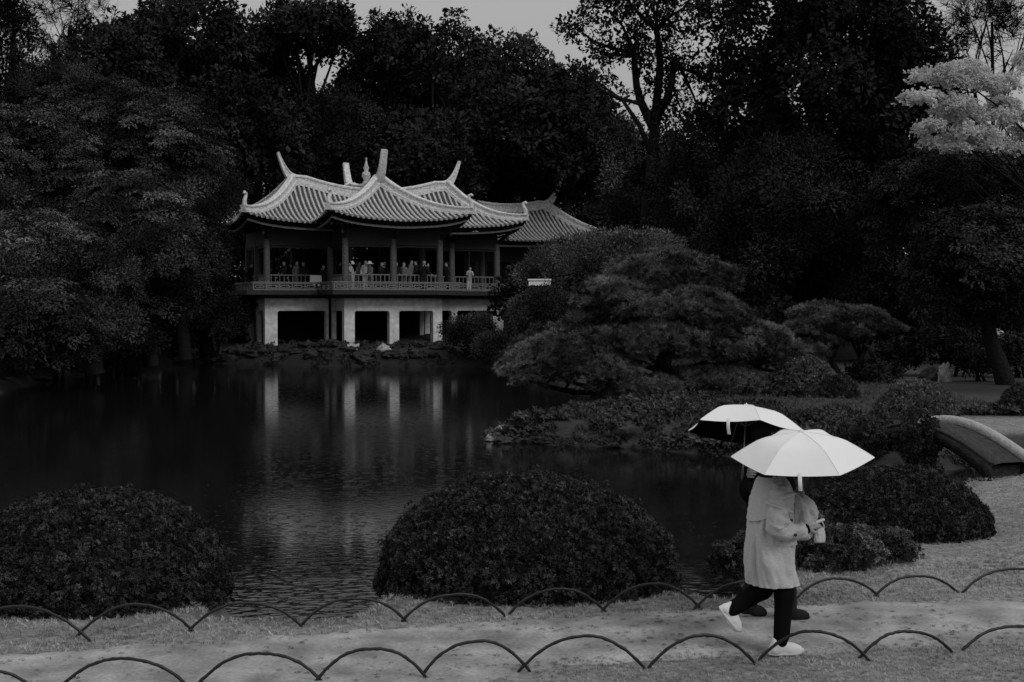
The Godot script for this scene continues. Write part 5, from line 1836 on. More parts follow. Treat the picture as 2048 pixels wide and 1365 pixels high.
	rock("pale pointed rock just behind the island point's first rock", Vector3(-0.25, 0.17, -30.2), Vector3(0.2, 0.2, 0.16), 1.4, true)
	rock("flat pale-topped stone lying on the island point", Vector3(0.35, 0.28, -31.4), Vector3(0.3, 0.1, 0.2), 2.2, true)
	rock("broad grey boulder at the waterline below the great pine", Vector3(2.75, 0.1, -28.9), Vector3(0.7, 0.5, 0.4), 0.8)
	rock("grey boulder under the near umbrella's left side on the island shore", Vector3(4.2, 0.15, -28.2), Vector3(0.5, 0.4, 0.4), 2.0)
	rock("smooth grey boulder under the pine's lowest branches", Vector3(3.3, 0.75, -35.2), Vector3(0.8, 0.6, 0.5), 0.1)
	rock("long dark flat rock in the water behind the island point", Vector3(1.8, 0.2, -33.4), Vector3(1.0, 0.32, 0.5), 0.2)
	rock("second dark flat rock behind the island point, nearer the pine", Vector3(3.2, 0.35, -33.6), Vector3(0.9, 0.35, 0.5), 2.9)
	rng.seed = 91
	for i in 18:
		var x := -0.2 + i * 0.34
		var d := 29.7 - 0.22 * x - (0.25 if i % 3 == 0 else 0.0)
		if x > 3.8:
			d -= (x - 3.8) * 0.75
		rock("small dark shore stone along the island's water edge", Vector3(x, 0.04, -d), Vector3(rng.randf_range(0.12, 0.34), rng.randf_range(0.1, 0.26), 0.2), rng.randf() * TAU, false, "stones of the island shore")
	rock("pale boulder before the pavilion's front corner pier", Vector3(-8.7, 0.85, -69.3), Vector3(0.42, 0.4, 0.35), 0.4, true)
	rock("pale boulder before the pavilion's middle front pier", Vector3(-7.0, 0.8, -69.2), Vector3(0.45, 0.38, 0.35), 1.9, true)
	for i in 64:
		var x := -19.0 + i * 0.28 + rng.randf_range(-0.2, 0.2)
		var d := 67.6 + 0.25 * absf(x + 7.0) + rng.randf_range(0.0, 2.6)
		if x < -12.0:
			d += (-12.0 - x) * 0.25
		var s := shore(x, d)
		if s < -0.6:
			continue
		rock("dark rough rock heaped on the pavilion's shore", Vector3(x, maxf(ground_at(x, d, s), 0.0), -d), Vector3(rng.randf_range(0.2, 0.55), rng.randf_range(0.15, 0.38), 0.4), rng.randf() * TAU, false, "rocks heaped on the pavilion shore")
	# the earth bridge
	var b := thing("earth_bridge", "arched earth bridge with a pale curved log kerb over the dark channel", "bridge", Vector3(7.7, 0, -23.2))
	var rows := [[], [], []]
	var kerbs := [[], []]
	var p0 := Vector3(8.45, 0.42, -21.5)
	var p1 := Vector3(7.0, 0.42, -24.9)
	var run := (p1 - p0)
	var across := Vector3(run.z, 0, -run.x).normalized()   # towards the bridge's east side
	if across.x < 0:
		across = -across
	var mb := MB.new()
	var skin := []
	for i in 19:
		var t := i / 18.0
		var c := p0 + run * t - b.position
		c.y = 0.44 + 0.56 * sin(PI * clampf(t * 0.94 + 0.03, 0, 1))
		var soffit := c.y - 0.22 - 0.12 * pow(absf(2 * t - 1), 3)
		skin.append(PackedVector3Array([c - across * 0.42, c - across * 0.2 + Vector3.UP * 0.03, c + across * 0.2 + Vector3.UP * 0.03, c + across * 0.42, Vector3(c.x, soffit, c.z) + across * 0.42, Vector3(c.x, soffit, c.z) - across * 0.42]))
		kerbs[0].append(c - across * 0.4 + Vector3.UP * 0.02)
		kerbs[1].append(c + across * 0.4 + Vector3.UP * 0.06)
	mb.grid(skin, true)
	part("deck", mb.done(M["stone"]), b)
	for k in 2:
		mb = MB.new()
		mb.tube(kerbs[k], [0.035 if k == 0 else 0.1], 9)
		part("kerb_log", mb.done(M["stone" if k == 0 else "pale stone"]), b)
	for e in [0.08, 0.92]:
		mb = MB.new()
		var c: Vector3 = p0 + run * e - b.position
		mb.box(Vector3(c.x, 0.1, c.z), Vector3(0.7, 0.7, 0.3), Basis(Vector3.UP, atan2(-across.z, across.x)))
		part("abutment", mb.done(M["stone"]), b)
	# small bright things in the distance
	mb = MB.new()
	mb.box(Vector3(0, 0.17, 0), Vector3(0.72, 0.38, 0.06))
	var sg := thing("box_sign", "small white box sign hung on the pavilion's railing", "sign", Vector3(-11.222, 4.62, -73.1), deg_to_rad(18))
	part("board", mb.done(M["white paint"]), sg)
	for x in [-0.14, 0.14]:
		mb = MB.new()
		mb.box(Vector3(x, -0.18, 0), Vector3(0.12, 0.14, 0.05))
		part("paper_slip", mb.done(M["white paint"]), sg)
	mb = MB.new()
	mb.box(Vector3(0, 0.18, 0), Vector3(1.02, 0.26, 0.5))
	mb.box(Vector3(0, 0.325, 0), Vector3(1.1, 0.07, 0.6))
	var pe := MB.new()
	pe.box(Vector3(0, 0, 0), Vector3(1.0, 3.4, 0.44))
	solo("stone_pedestal", pe.done(M["stone"]), "dark stone pedestal under the short white parapet block", "pedestal", Vector3(1.296, 2.42, -60))
	solo("white_parapet", mb.done(M["white paint"]), "short white parapet block beside the pavilion, in front of the spreading maple", "parapet", Vector3(1.296, 4.12, -60))
	rock("rounded stone seen beside the short white parapet", Vector3(2.403, 4.3, -60), Vector3(0.3, 0.32, 0.25), 0.3)
	rock("pale standing stone on the grass near the leaning trunk", Vector3(14.620, 0.85, -43), Vector3(0.22, 0.5, 0.2), 1.0, true)
	rock("low grey stone left of the pale standing stone", Vector3(14.312, 0.75, -43.5), Vector3(0.42, 0.4, 0.3), 2.0)
	rock("light stone showing between leaves above the standing stone", Vector3(16.218, 2.05, -46), Vector3(0.34, 0.4, 0.3), 0.7, true)
	rock("light stone beside the leaning trunk, at leaf height", Vector3(17.446, 2.1, -46), Vector3(0.36, 0.32, 0.3), 2.7, true)



func _ready() -> void:
	var cam := Camera3D.new()
	cam.name = "camera"
	cam.position = Vector3(0, 3.15, 0)
	cam.rotation.x = -atan(67.5 / 2547.0)
	cam.fov = 30.0
	cam.near = 0.1
	cam.far = 900.0
	add_child(cam)
	cam.current = true
	var env := Environment.new()
	env.background_mode = Environment.BG_SKY
	var sky := ProceduralSkyMaterial.new()
	sky.sky_horizon_color = grey(0.32)
	sky.sky_top_color = grey(0.62)
	sky.sky_curve = 0.6
	sky.ground_bottom_color = grey(0.05)
	sky.ground_horizon_color = grey(0.1)
	sky.sun_angle_max = 1.0
	env.sky = Sky.new()
	env.sky.sky_material = sky
	env.tonemap_mode = Environment.TONE_MAPPER_LINEAR
	env.tonemap_exposure = 1.06
	env.sdfgi_enabled = true
	env.ssao_enabled = true
	env.ssil_enabled = true
	var we := WorldEnvironment.new()
	we.name = "environment"
	we.environment = env
	add_child(we)
	var sun := DirectionalLight3D.new()
	sun.name = "sun"
	sun.light_energy = 0.32
	sun.light_angular_distance = 25.0
	sun.shadow_enabled = true
	sun.sky_mode = DirectionalLight3D.SKY_MODE_LIGHT_ONLY
	add_child(sun)
	sun.look_at_from_position(Vector3(14, 20, 16), Vector3.ZERO)   # the brighter part of the overcast, behind the camera

	materials()
	land()
	var wm := MB.new()
	wm.quad(Vector3(-60, 0, -8), Vector3(-60, 0, -84), Vector3(40, 0, -84), Vector3(40, 0, -8))
	structure("water", wm.done(M["pond water"]), "dark pond water pocked by rain and mirroring the pavilion")
	ruffle()
	walk()
	pavilion()
	annex()
	var trees := [
		["conifer_tree", "black narrow conifer at the far left edge, taller than the picture", "tree", "", Vector3(-31.5, 0.8, -80.0), Vector3(-31.54, 17.05, -80.00), Vector3(1.88, 8.17, 1.88), "fine", 0.8, 0.85, 0.0061, 0.056, 15, 0.0, 0.35, 0.36119999999999997],
		["bare_tree", "twiggy half-bare tree with pale sky showing through, top left corner", "tree", "", Vector3(-33.1, 0.8, -96.0), Vector3(-33.12, 23.93, -96.00), Vector3(3.20, 3.58, 3.20), "twig", 0.9, 1.2, 0.0114, 0.098, 18, 0.1, 0.18, 0.36119999999999997],
		["evergreen_tree", "dark evergreen under the twiggy tree in the upper left", "tree", "", Vector3(-29.0, 0.8, -93.0), Vector3(-29.03, 19.31, -93.00), Vector3(4.75, 4.56, 4.75), "broad", 0.85, 0.9, 0.0076, 0.07, 17, 0.0, 0.3, 0.36119999999999997],
		["evergreen_tree", "tall evergreen whose ragged top touches the frame left of the rounded crown", "tree", "", Vector3(-25.2, 0.8, -101.0), Vector3(-25.20, 23.25, -101.00), Vector3(5.55, 4.28, 5.55), "broad", 0.9, 0.95, 0.0091, 0.084, 20, 0.12, 0.3, 0.36119999999999997],
		["camphor_tree", "rounded umbrella-shaped crown with open sky and branches beneath it", "tree", "", Vector3(-17.0, 0.8, -106.0), Vector3(-17.04, 25.48, -106.00), Vector3(4.66, 2.58, 4.66), "broad", 0.85, 0.85, 0.0099, 0.084, 18, 0.05, 0.45, 0.36119999999999997],
		["evergreen_tree", "bushy tree right of the umbrella-shaped crown on the skyline", "tree", "", Vector3(-9.7, 0.8, -104.0), Vector3(-9.70, 23.57, -104.00), Vector3(3.27, 3.51, 3.27), "broad", 0.85, 0.9, 0.0099, 0.084, 15, 0.08, 0.3, 0.36119999999999997],
		["evergreen_tree", "skyline tree with sky specks inside, above the pavilion's tallest horn", "tree", "", Vector3(-5.1, 0.8, -101.0), Vector3(-5.09, 22.47, -101.00), Vector3(2.97, 3.77, 2.97), "broad", 0.8, 0.95, 0.0099, 0.084, 15, 0.2, 0.3, 0.36119999999999997],
		["evergreen_tree", "thin-topped tree standing behind the big dark dome tree", "tree", "", Vector3(0.0, 0.8, -110.0), Vector3(0.04, 23.76, -110.00), Vector3(3.67, 3.11, 3.67), "broad", 0.85, 1.0, 0.0114, 0.091, 13, 0.2, 0.3, 0.36119999999999997],
		["dome_tree", "huge dark dome-shaped tree behind the right half of the pavilion", "tree", "", Vector3(1.7, 0.8, -93.0), Vector3(1.67, 14.79, -93.00), Vector3(6.28, 5.48, 6.28), "broad", 0.85, 0.8, 0.0076, 0.063, 27, 0.0, 0.3, 0.3268],
		["evergreen_tree", "dark tree directly behind the pavilion's front horn", "tree", "", Vector3(-6.2, 0.8, -89.0), Vector3(-6.23, 12.90, -89.00), Vector3(4.37, 3.91, 4.37), "broad", 0.8, 0.8, 0.0084, 0.077, 18, 0.0, 0.3, 0.36119999999999997],
		["evergreen_tree", "dark tree behind the pavilion's middle, left of the front horn", "tree", "", Vector3(-12.8, 0.8, -91.0), Vector3(-12.78, 14.36, -91.00), Vector3(4.64, 4.11, 4.64), "fine", 0.8, 0.8, 0.0091, 0.0812, 18, 0.0, 0.3, 0.36119999999999997],
		["evergreen_tree", "dark tall tree behind the pavilion's left roof horn", "tree", "", Vector3(-18.0, 0.8, -86.0), Vector3(-17.97, 13.74, -86.00), Vector3(4.05, 5.23, 4.05), "broad", 0.8, 0.8, 0.0068, 0.063, 18, 0.0, 0.3, 0.36119999999999997],
		["evergreen_tree", "low dark tree seen between the left columns of the pavilion", "tree", "", Vector3(-17.5, 0.8, -93.0), Vector3(-17.46, 8.07, -93.00), Vector3(4.38, 3.29, 4.38), "broad", 0.8, 0.8, 0.0114, 0.105, 15, 0.0, 0.3, 0.36119999999999997],
		["evergreen_tree", "low dark tree seen through the right bays of the pavilion", "tree", "", Vector3(-4.7, 0.8, -97.0), Vector3(-4.71, 8.66, -97.00), Vector3(6.47, 3.43, 6.47), "broad", 0.8, 0.85, 0.0084, 0.07, 17, 0.0, 0.3, 0.36119999999999997],
		["feathery_tree", "pale feathery tree in the gap below the open sky wedge", "tree", "", Vector3(7.6, 0.8, -91.0), Vector3(7.62, 12.76, -91.00), Vector3(2.36, 4.00, 2.36), "fine", 0.62, 0.58, 0.0608, 0.196, 18, 0.0, 0.3, 0.36119999999999997],
		["evergreen_tree", "slim dark tree under the tall open-crowned tree's trunk", "tree", "", Vector3(10.7, 0.8, -88.0), Vector3(10.71, 11.59, -88.00), Vector3(2.42, 3.97, 2.42), "broad", 0.7, 0.75, 0.0061, 0.056, 15, 0.0, 0.3, 0.36119999999999997],
		["small_tree", "small round-topped tree above the pavilion's rear roof", "tree", "", Vector3(7.6, 0.8, -80.0), Vector3(7.55, 8.95, -80.00), Vector3(2.36, 1.63, 2.36), "fine", 0.6, 0.62, 0.0114, 0.098, 13, 0.0, 0.3, 0.36119999999999997],
		["evergreen_tree", "speckled evergreen right of the open-crowned tree, behind the pine", "tree", "", Vector3(11.3, 0.8, -73.0), Vector3(11.32, 9.01, -73.00), Vector3(3.30, 5.45, 3.30), "fine", 0.62, 0.62, 0.0068, 0.07, 20, 0.0, 0.3, 0.36119999999999997],
		["giant_tree", "giant black tree filling the upper right, its top out of sight", "tree", "", Vector3(17.3, 0.8, -72.0), Vector3(17.33, 15.10, -72.00), Vector3(6.08, 9.33, 6.08), "broad", 0.72, 0.78, 0.0046, 0.042, 30, 0.0, 0.6, 0.3096],
		["evergreen_tree", "dark textured tree at the foot of the giant black tree", "tree", "", Vector3(13.3, 0.8, -62.0), Vector3(13.26, 6.91, -62.00), Vector3(3.89, 4.50, 3.89), "fine", 0.58, 0.58, 0.0057, 0.063, 23, 0.0, 0.3, 0.36119999999999997],
		["evergreen_tree", "dark tree behind the white blossom, right of the giant black tree", "tree", "", Vector3(23.4, 0.8, -76.0), Vector3(23.36, 13.99, -76.00), Vector3(3.88, 6.71, 3.88), "broad", 0.7, 0.75, 0.0046, 0.042, 18, 0.0, 0.3, 0.36119999999999997],
		["bare_tree", "bare leafless tree against pale sky in the top right corner", "tree", "", Vector3(30.0, 0.8, -80.0), Vector3(30.00, 20.63, -80.00), Vector3(2.98, 3.46, 2.98), "twig", 0.9, 1.05, 0.0076, 0.056, 20, 0.1, 0.17, 0.36119999999999997],
		["layered_tree", "dark layered tree below the white blossom", "tree", "", Vector3(19.2, 0.8, -56.0), Vector3(19.22, 7.21, -56.00), Vector3(3.85, 3.08, 3.85), "spray", 0.46, 0.42, 0.0076, 0.084, 22, 0.0, 0.3, 0.36119999999999997],
		["understorey_bush", "black understorey bush between giant tree and clipped dome hedge", "bush", "", Vector3(17.5, 0.8, -66.0), Vector3(17.50, 4.31, -66.00), Vector3(3.50, 1.94, 3.50), "broad", 0.55, 0.6, 0.0046, 0.049, 15, 0.0, 0.12, 0.36119999999999997],
		["maple_tree", "grey feathery tree at the left edge, upper one", "tree", "", Vector3(-23.9, 0.8, -63.0), Vector3(-23.89, 9.93, -63.00), Vector3(3.71, 3.34, 3.71), "spray", 0.46, 0.42, 0.016, 0.2016, 23, 0.0, 0.3, 0.36119999999999997],
		["maple_tree", "dark feathery tree in the upper left, under the skyline evergreens", "tree", "", Vector3(-22.7, 0.8, -71.0), Vector3(-22.74, 12.73, -71.00), Vector3(4.18, 3.35, 4.18), "spray", 0.5, 0.46, 0.0099, 0.1344, 22, 0.0, 0.3, 0.36119999999999997],
		["maple_tree", "grey feathery tree left of the pavilion roof, highest of the bank", "tree", "", Vector3(-18.6, 0.8, -69.0), Vector3(-18.60, 11.38, -69.00), Vector3(3.12, 3.66, 3.12), "spray", 0.48, 0.44, 0.0137, 0.1792, 22, 0.0, 0.3, 0.36119999999999997],
		["maple_tree", "pale-tipped feathery tree in the middle of the left bank", "tree", "", Vector3(-19.1, 0.8, -63.0), Vector3(-19.10, 7.34, -63.00), Vector3(3.46, 2.72, 3.46), "spray", 0.44, 0.4, 0.016, 0.2128, 23, 0.0, 0.3, 0.36119999999999997],
		["maple_tree", "dense leaning tree whose crown touches the pavilion's left eave", "tree", "", Vector3(-17.2, 0.8, -67.0), Vector3(-17.23, 6.56, -67.00), Vector3(2.24, 3.68, 2.24), "fine", 0.5, 0.5, 0.011, 0.1344, 20, 0.0, 0.3, 0.36119999999999997],
		["maple_tree", "pale feathery tree at the left edge, middle height", "tree", "", Vector3(-20.5, 0.8, -55.0), Vector3(-20.47, 5.20, -55.00), Vector3(3.02, 2.27, 3.02), "spray", 0.42, 0.37, 0.0182, 0.224, 23, 0.0, 0.3, 0.36119999999999997],
		["maple_tree", "drooping tree overhanging the pond at the left edge", "tree", "", Vector3(-17.7, 0.8, -48.0), Vector3(-17.70, 2.40, -48.00), Vector3(2.36, 1.98, 2.36), "spray", 0.42, 0.37, 0.0129, 0.168, 23, 0.0, 0.3, 0.36119999999999997],
		["maple_tree", "dark tree between the drooping tree and the pavilion, over the water", "tree", "", Vector3(-17.3, 0.8, -61.0), Vector3(-17.33, 3.75, -61.00), Vector3(2.63, 2.04, 2.63), "spray", 0.45, 0.45, 0.0065, 0.0896, 18, 0.0, 0.3, 0.36119999999999997],
		["waterside_shrub", "dark shrub at the pavilion's left foot beside the pond", "shrub", "", Vector3(-16.0, 0.8, -68.0), Vector3(-15.99, 2.48, -68.00), Vector3(1.87, 1.47, 1.87), "fine", 0.42, 0.42, 0.0046, 0.056, 13, 0.0, 0.1, 0.36119999999999997],
		["waterside_shrub", "black shrub at the water's edge under the left bank trees", "shrub", "", Vector3(-18.1, 0.8, -58.0), Vector3(-18.09, 1.67, -58.00), Vector3(2.05, 1.02, 2.05), "fine", 0.42, 0.42, 0.0038, 0.042, 13, 0.0, 0.1, 0.36119999999999997],
		["maple_tree", "wide pale spreading maple in front of the rear roof", "tree", "", Vector3(5.5, 0.8, -64.0), Vector3(5.55, 4.78, -64.00), Vector3(4.90, 2.06, 4.90), "fine", 0.44, 0.34, 0.0285, 0.21, 27, 0.0, 0.3, 0.34400000000000003],
		["shrub", "soft grey shrub below the spreading maple, beside the pavilion piers", "shrub", "", Vector3(1.5, 0.8, -58.0), Vector3(1.55, 2.81, -58.00), Vector3(1.64, 1.23, 1.64), "fine", 0.38, 0.34, 0.0114, 0.105, 13, 0.0, 0.1, 0.36119999999999997],
		["shrub", "dark shrub between the pavilion's right piers and the shore", "shrub", "", Vector3(-2.2, 0.8, -67.0), Vector3(-2.21, 1.76, -67.00), Vector3(1.45, 0.95, 1.45), "fine", 0.36, 0.32, 0.0114, 0.119, 11, 0.0, 0.08, 0.36119999999999997],
		["shrub", "low leafy shrub on the shore rocks below the right piers", "shrub", "", Vector3(-0.6, 0.8, -65.0), Vector3(-0.61, 1.11, -65.00), Vector3(1.40, 0.71, 1.40), "fine", 0.36, 0.32, 0.0095, 0.105, 10, 0.0, 0.08, 0.36119999999999997],
		["layered_tree", "big-leaved black tree with a leaning trunk at the right edge", "tree", "", Vector3(16.0, 0.8, -41.0), Vector3(15.05, 4.19, -41.00), Vector3(2.41, 2.41, 2.41), "spray", 0.4, 0.36, 0.0053, 0.07, 23, 0.0, 0.26, 0.36119999999999997],
		["shrub", "dark shrub behind the standing stone near the right edge", "shrub", "", Vector3(15.8, 0.8, -46.0), Vector3(15.83, 1.80, -46.00), Vector3(1.35, 0.81, 1.35), "broad", 0.32, 0.32, 0.0076, 0.077, 11, 0.0, 0.08, 0.36119999999999997],
		["wood_tree", "dark middle-height tree filling in under the skyline crowns", "tree", "trees filling in under the skyline crowns", Vector3(-21.7, 1.6, -108.0), Vector3(-21.69, 20.66, -108.00), Vector3(4.03, 4.66, 4.03), "broad", 0.9, 0.85, 0.0084, 0.07, 15, 0.0, 0.3, 0.36119999999999997],
		["wood_tree", "dark middle-height tree filling in under the skyline crowns", "tree", "trees filling in under the skyline crowns", Vector3(-14.2, 1.6, -109.0), Vector3(-14.24, 17.64, -109.00), Vector3(4.07, 3.64, 4.07), "broad", 0.9, 0.85, 0.0084, 0.07, 15, 0.0, 0.3, 0.36119999999999997],
		["wood_tree", "dark middle-height tree filling in under the skyline crowns", "tree", "trees filling in under the skyline crowns", Vector3(-12.1, 1.6, -111.0), Vector3(-12.10, 21.58, -111.00), Vector3(3.05, 3.92, 3.05), "broad", 0.9, 0.85, 0.0084, 0.07, 15, 0.0, 0.3, 0.36119999999999997],
		["wood_tree", "dark middle-height tree filling in under the skyline crowns", "tree", "trees filling in under the skyline crowns", Vector3(-7.6, 1.6, -112.0), Vector3(-7.61, 21.96, -112.00), Vector3(3.52, 3.74, 3.52), "broad", 0.9, 0.85, 0.0084, 0.07, 15, 0.0, 0.3, 0.36119999999999997],
		["wood_tree", "dark middle-height tree filling in under the skyline crowns", "tree", "trees filling in under the skyline crowns", Vector3(-3.3, 1.6, -108.0), Vector3(-3.33, 20.45, -108.00), Vector3(3.60, 3.60, 3.60), "broad", 0.9, 0.85, 0.0084, 0.07, 15, 0.0, 0.3, 0.36119999999999997],
		["wood_tree", "dark middle-height tree filling in under the skyline crowns", "tree", "trees filling in under the skyline crowns", Vector3(-24.4, 1.6, -107.0), Vector3(-24.41, 21.75, -107.00), Vector3(3.78, 3.78, 3.78), "broad", 0.9, 0.85, 0.0084, 0.07, 15, 0.0, 0.3, 0.36119999999999997],
		["wood_tree", "dark middle-height tree filling in under the skyline crowns", "tree", "trees filling in under the skyline crowns", Vector3(-29.8, 1.6, -104.0), Vector3(-29.81, 23.24, -104.00), Vector3(3.27, 2.86, 3.27), "broad", 0.9, 0.85, 0.0084, 0.07, 15, 0.0, 0.3, 0.36119999999999997],
		["wood_tree", "dark middle-height tree filling in under the skyline crowns", "tree", "trees filling in under the skyline crowns", Vector3(4.6, 1.6, -112.0), Vector3(4.64, 19.56, -112.00), Vector3(3.52, 4.84, 3.52), "broad", 0.9, 0.85, 0.0084, 0.07, 15, 0.0, 0.3, 0.36119999999999997],
		["maple_tree", "dark fine-leaved tree knitting the left bank's crowns together", "tree", "fine-leaved trees knitting the bank wood together", Vector3(-21.9, 0.8, -64.0), Vector3(-21.90, 8.54, -64.00), Vector3(2.76, 2.01, 2.76), "fine", 0.42, 0.42, 0.0076, 0.105, 15, 0.0, 0.3, 0.36119999999999997],
		["maple_tree", "dark fine-leaved tree knitting the left bank's crowns together", "tree", "fine-leaved trees knitting the bank wood together", Vector3(-17.0, 0.8, -60.0), Vector3(-17.03, 5.27, -60.00), Vector3(2.24, 1.77, 2.24), "fine", 0.42, 0.42, 0.0076, 0.105, 15, 0.0, 0.3, 0.36119999999999997],
		["maple_tree", "dark fine-leaved tree knitting the left bank's crowns together", "tree", "fine-leaved trees knitting the bank wood together", Vector3(-18.0, 0.8, -54.0), Vector3(-17.98, 4.31, -54.00), Vector3(2.12, 1.59, 2.12), "fine", 0.42, 0.42, 0.0076, 0.105, 15, 0.0, 0.3, 0.36119999999999997],
		["maple_tree", "dark fine-leaved tree knitting the left bank's crowns together", "tree", "fine-leaved trees knitting the bank wood together", Vector3(-26.1, 0.8, -74.0), Vector3(-26.15, 14.72, -74.00), Vector3(3.20, 2.61, 3.20), "fine", 0.42, 0.42, 0.0076, 0.105, 15, 0.0, 0.3, 0.36119999999999997],
		["maple_tree", "dark fine-leaved tree knitting the left bank's crowns together", "tree", "fine-leaved trees knitting the bank wood together", Vector3(-23.8, 0.8, -60.0), Vector3(-23.84, 7.26, -60.00), Vector3(2.12, 2.12, 2.12), "fine", 0.42, 0.42, 0.0076, 0.105, 15, 0.0, 0.3, 0.36119999999999997],
		["maple_tree", "dark fine-leaved tree knitting the left bank's crowns together", "tree", "fine-leaved trees knitting the bank wood together", Vector3(-17.3, 0.8, -72.0), Vector3(-17.31, 9.63, -72.00), Vector3(2.12, 2.54, 2.12), "fine", 0.42, 0.42, 0.0076, 0.105, 15, 0.0, 0.3, 0.36119999999999997],
		["maple_tree", "dark fine-leaved tree knitting the left bank's crowns together", "tree", "fine-leaved trees knitting the bank wood together", Vector3(-17.0, 0.8, -52.0), Vector3(-17.03, 2.44, -52.00), Vector3(1.84, 1.22, 1.84), "fine", 0.42, 0.42, 0.0076, 0.105, 15, 0.0, 0.3, 0.36119999999999997],
		["maple_tree", "dark fine-leaved tree knitting the left bank's crowns together", "tree", "fine-leaved trees knitting the bank wood together", Vector3(-19.9, 0.8, -50.0), Vector3(-19.89, 3.64, -50.00), Vector3(1.37, 1.77, 1.37), "fine", 0.42, 0.42, 0.0076, 0.105, 15, 0.0, 0.3, 0.36119999999999997],
		["waterside_shrub", "dark shrub at the waterline under the bank trees, cut by the picture's left side", "shrub", "", Vector3(-22.8, 0.3, -57.0), Vector3(-22.76, 0.40, -57.00), Vector3(1.16, 0.67, 1.16), "spray", 0.4, 0.36, 0.0046, 0.056, 8, 0.0, 0.08, 0.36119999999999997],
		["low_bush", "low dark bush left of the two stones near the leaning trunk", "bush", "", Vector3(14.3, 0.8, -47.0), Vector3(14.33, 1.36, -47.00), Vector3(0.85, 0.52, 0.85), "broad", 0.34, 0.32, 0.0057, 0.07, 10, 0.0, 0.06, 0.36119999999999997],
		["low_bush", "low dark bush at the foot of the leaning trunk", "bush", "", Vector3(15.9, 0.8, -43.0), Vector3(15.90, 1.24, -43.00), Vector3(0.84, 0.41, 0.84), "broad", 0.34, 0.32, 0.0057, 0.07, 10, 0.0, 0.06, 0.36119999999999997],
		["low_bush", "low bush behind the leaning trunk at the picture's right side", "bush", "", Vector3(18.0, 0.8, -45.0), Vector3(17.96, 1.56, -45.00), Vector3(0.85, 0.71, 0.85), "broad", 0.34, 0.32, 0.0076, 0.084, 10, 0.0, 0.06, 0.36119999999999997],
		["low_bush", "low dark ground-hugging bush at the small pine's foot", "bush", "", Vector3(11.9, 0.8, -42.0), Vector3(11.90, 0.96, -42.00), Vector3(0.86, 0.26, 0.86), "broad", 0.3, 0.28, 0.0057, 0.084, 8, 0.0, 0.05, 0.36119999999999997],
		["wood_tree", "dark tree deep in the wood behind all the others", "tree", "trees deep in the wood behind everything", Vector3(-60.9, 1.6, -121.0), Vector3(-60.89, 10.02, -121.00), Vector3(6.41, 9.50, 4.49), "fine", 1.25, 1.2, 0.0076, 0.063, 13, 0.0, 0.3, 0.36119999999999997],
		["wood_tree", "dark tree deep in the wood behind all the others", "tree", "trees deep in the wood behind everything", Vector3(-53.6, 1.6, -125.0), Vector3(-53.59, 10.25, -125.00), Vector3(6.63, 9.82, 4.64), "fine", 1.25, 1.2, 0.0076, 0.063, 13, 0.0, 0.3, 0.36119999999999997],
		["wood_tree", "dark tree deep in the wood behind all the others", "tree", "trees deep in the wood behind everything", Vector3(-45.7, 1.6, -129.0), Vector3(-45.70, 10.48, -129.00), Vector3(6.84, 10.13, 4.79), "fine", 1.25, 1.2, 0.0076, 0.063, 13, 0.0, 0.3, 0.36119999999999997],
		["wood_tree", "dark tree deep in the wood behind all the others", "tree", "trees deep in the wood behind everything", Vector3(-33.9, 1.6, -121.0), Vector3(-33.86, 10.02, -121.00), Vector3(6.41, 9.50, 4.49), "fine", 1.25, 1.2, 0.0076, 0.063, 13, 0.0, 0.3, 0.36119999999999997],
		["wood_tree", "dark tree deep in the wood behind all the others", "tree", "trees deep in the wood behind everything", Vector3(-25.7, 1.6, -125.0), Vector3(-25.67, 10.25, -125.00), Vector3(6.63, 9.82, 4.64), "fine", 1.25, 1.2, 0.0076, 0.063, 13, 0.0, 0.3, 0.36119999999999997],
		["wood_tree", "dark tree deep in the wood behind all the others", "tree", "trees deep in the wood behind everything", Vector3(-16.9, 1.6, -129.0), Vector3(-16.88, 10.48, -129.00), Vector3(6.84, 10.13, 4.79), "fine", 1.25, 1.2, 0.0076, 0.063, 13, 0.0, 0.3, 0.36119999999999997],
		["wood_tree", "dark tree deep in the wood behind all the others", "tree", "trees deep in the wood behind everything", Vector3(-6.8, 1.6, -121.0), Vector3(-6.83, 10.02, -121.00), Vector3(6.41, 9.50, 4.49), "fine", 1.25, 1.2, 0.0076, 0.063, 13, 0.0, 0.3, 0.36119999999999997],
		["wood_tree", "dark tree deep in the wood behind all the others", "tree", "trees deep in the wood behind everything", Vector3(2.3, 1.6, -125.0), Vector3(2.25, 10.25, -125.00), Vector3(6.63, 9.82, 4.64), "fine", 1.25, 1.2, 0.0076, 0.063, 13, 0.0, 0.3, 0.36119999999999997],
		["wood_tree", "dark tree deep in the wood behind all the others", "tree", "trees deep in the wood behind everything", Vector3(11.9, 1.6, -129.0), Vector3(11.93, 10.48, -129.00), Vector3(6.84, 10.13, 4.79), "fine", 1.25, 1.2, 0.0076, 0.063, 13, 0.0, 0.3, 0.36119999999999997],
		["wood_tree", "dark tree deep in the wood behind all the others", "tree", "trees deep in the wood behind everything", Vector3(20.2, 1.6, -121.0), Vector3(20.20, 10.02, -121.00), Vector3(6.41, 9.50, 4.49), "fine", 1.25, 1.2, 0.0076, 0.063, 13, 0.0, 0.3, 0.36119999999999997],
		["wood_tree", "dark tree deep in the wood behind all the others", "tree", "trees deep in the wood behind everything", Vector3(30.2, 1.6, -125.0), Vector3(30.18, 10.25, -125.00), Vector3(6.63, 9.82, 4.64), "fine", 1.25, 1.2, 0.0076, 0.063, 13, 0.0, 0.3, 0.36119999999999997],
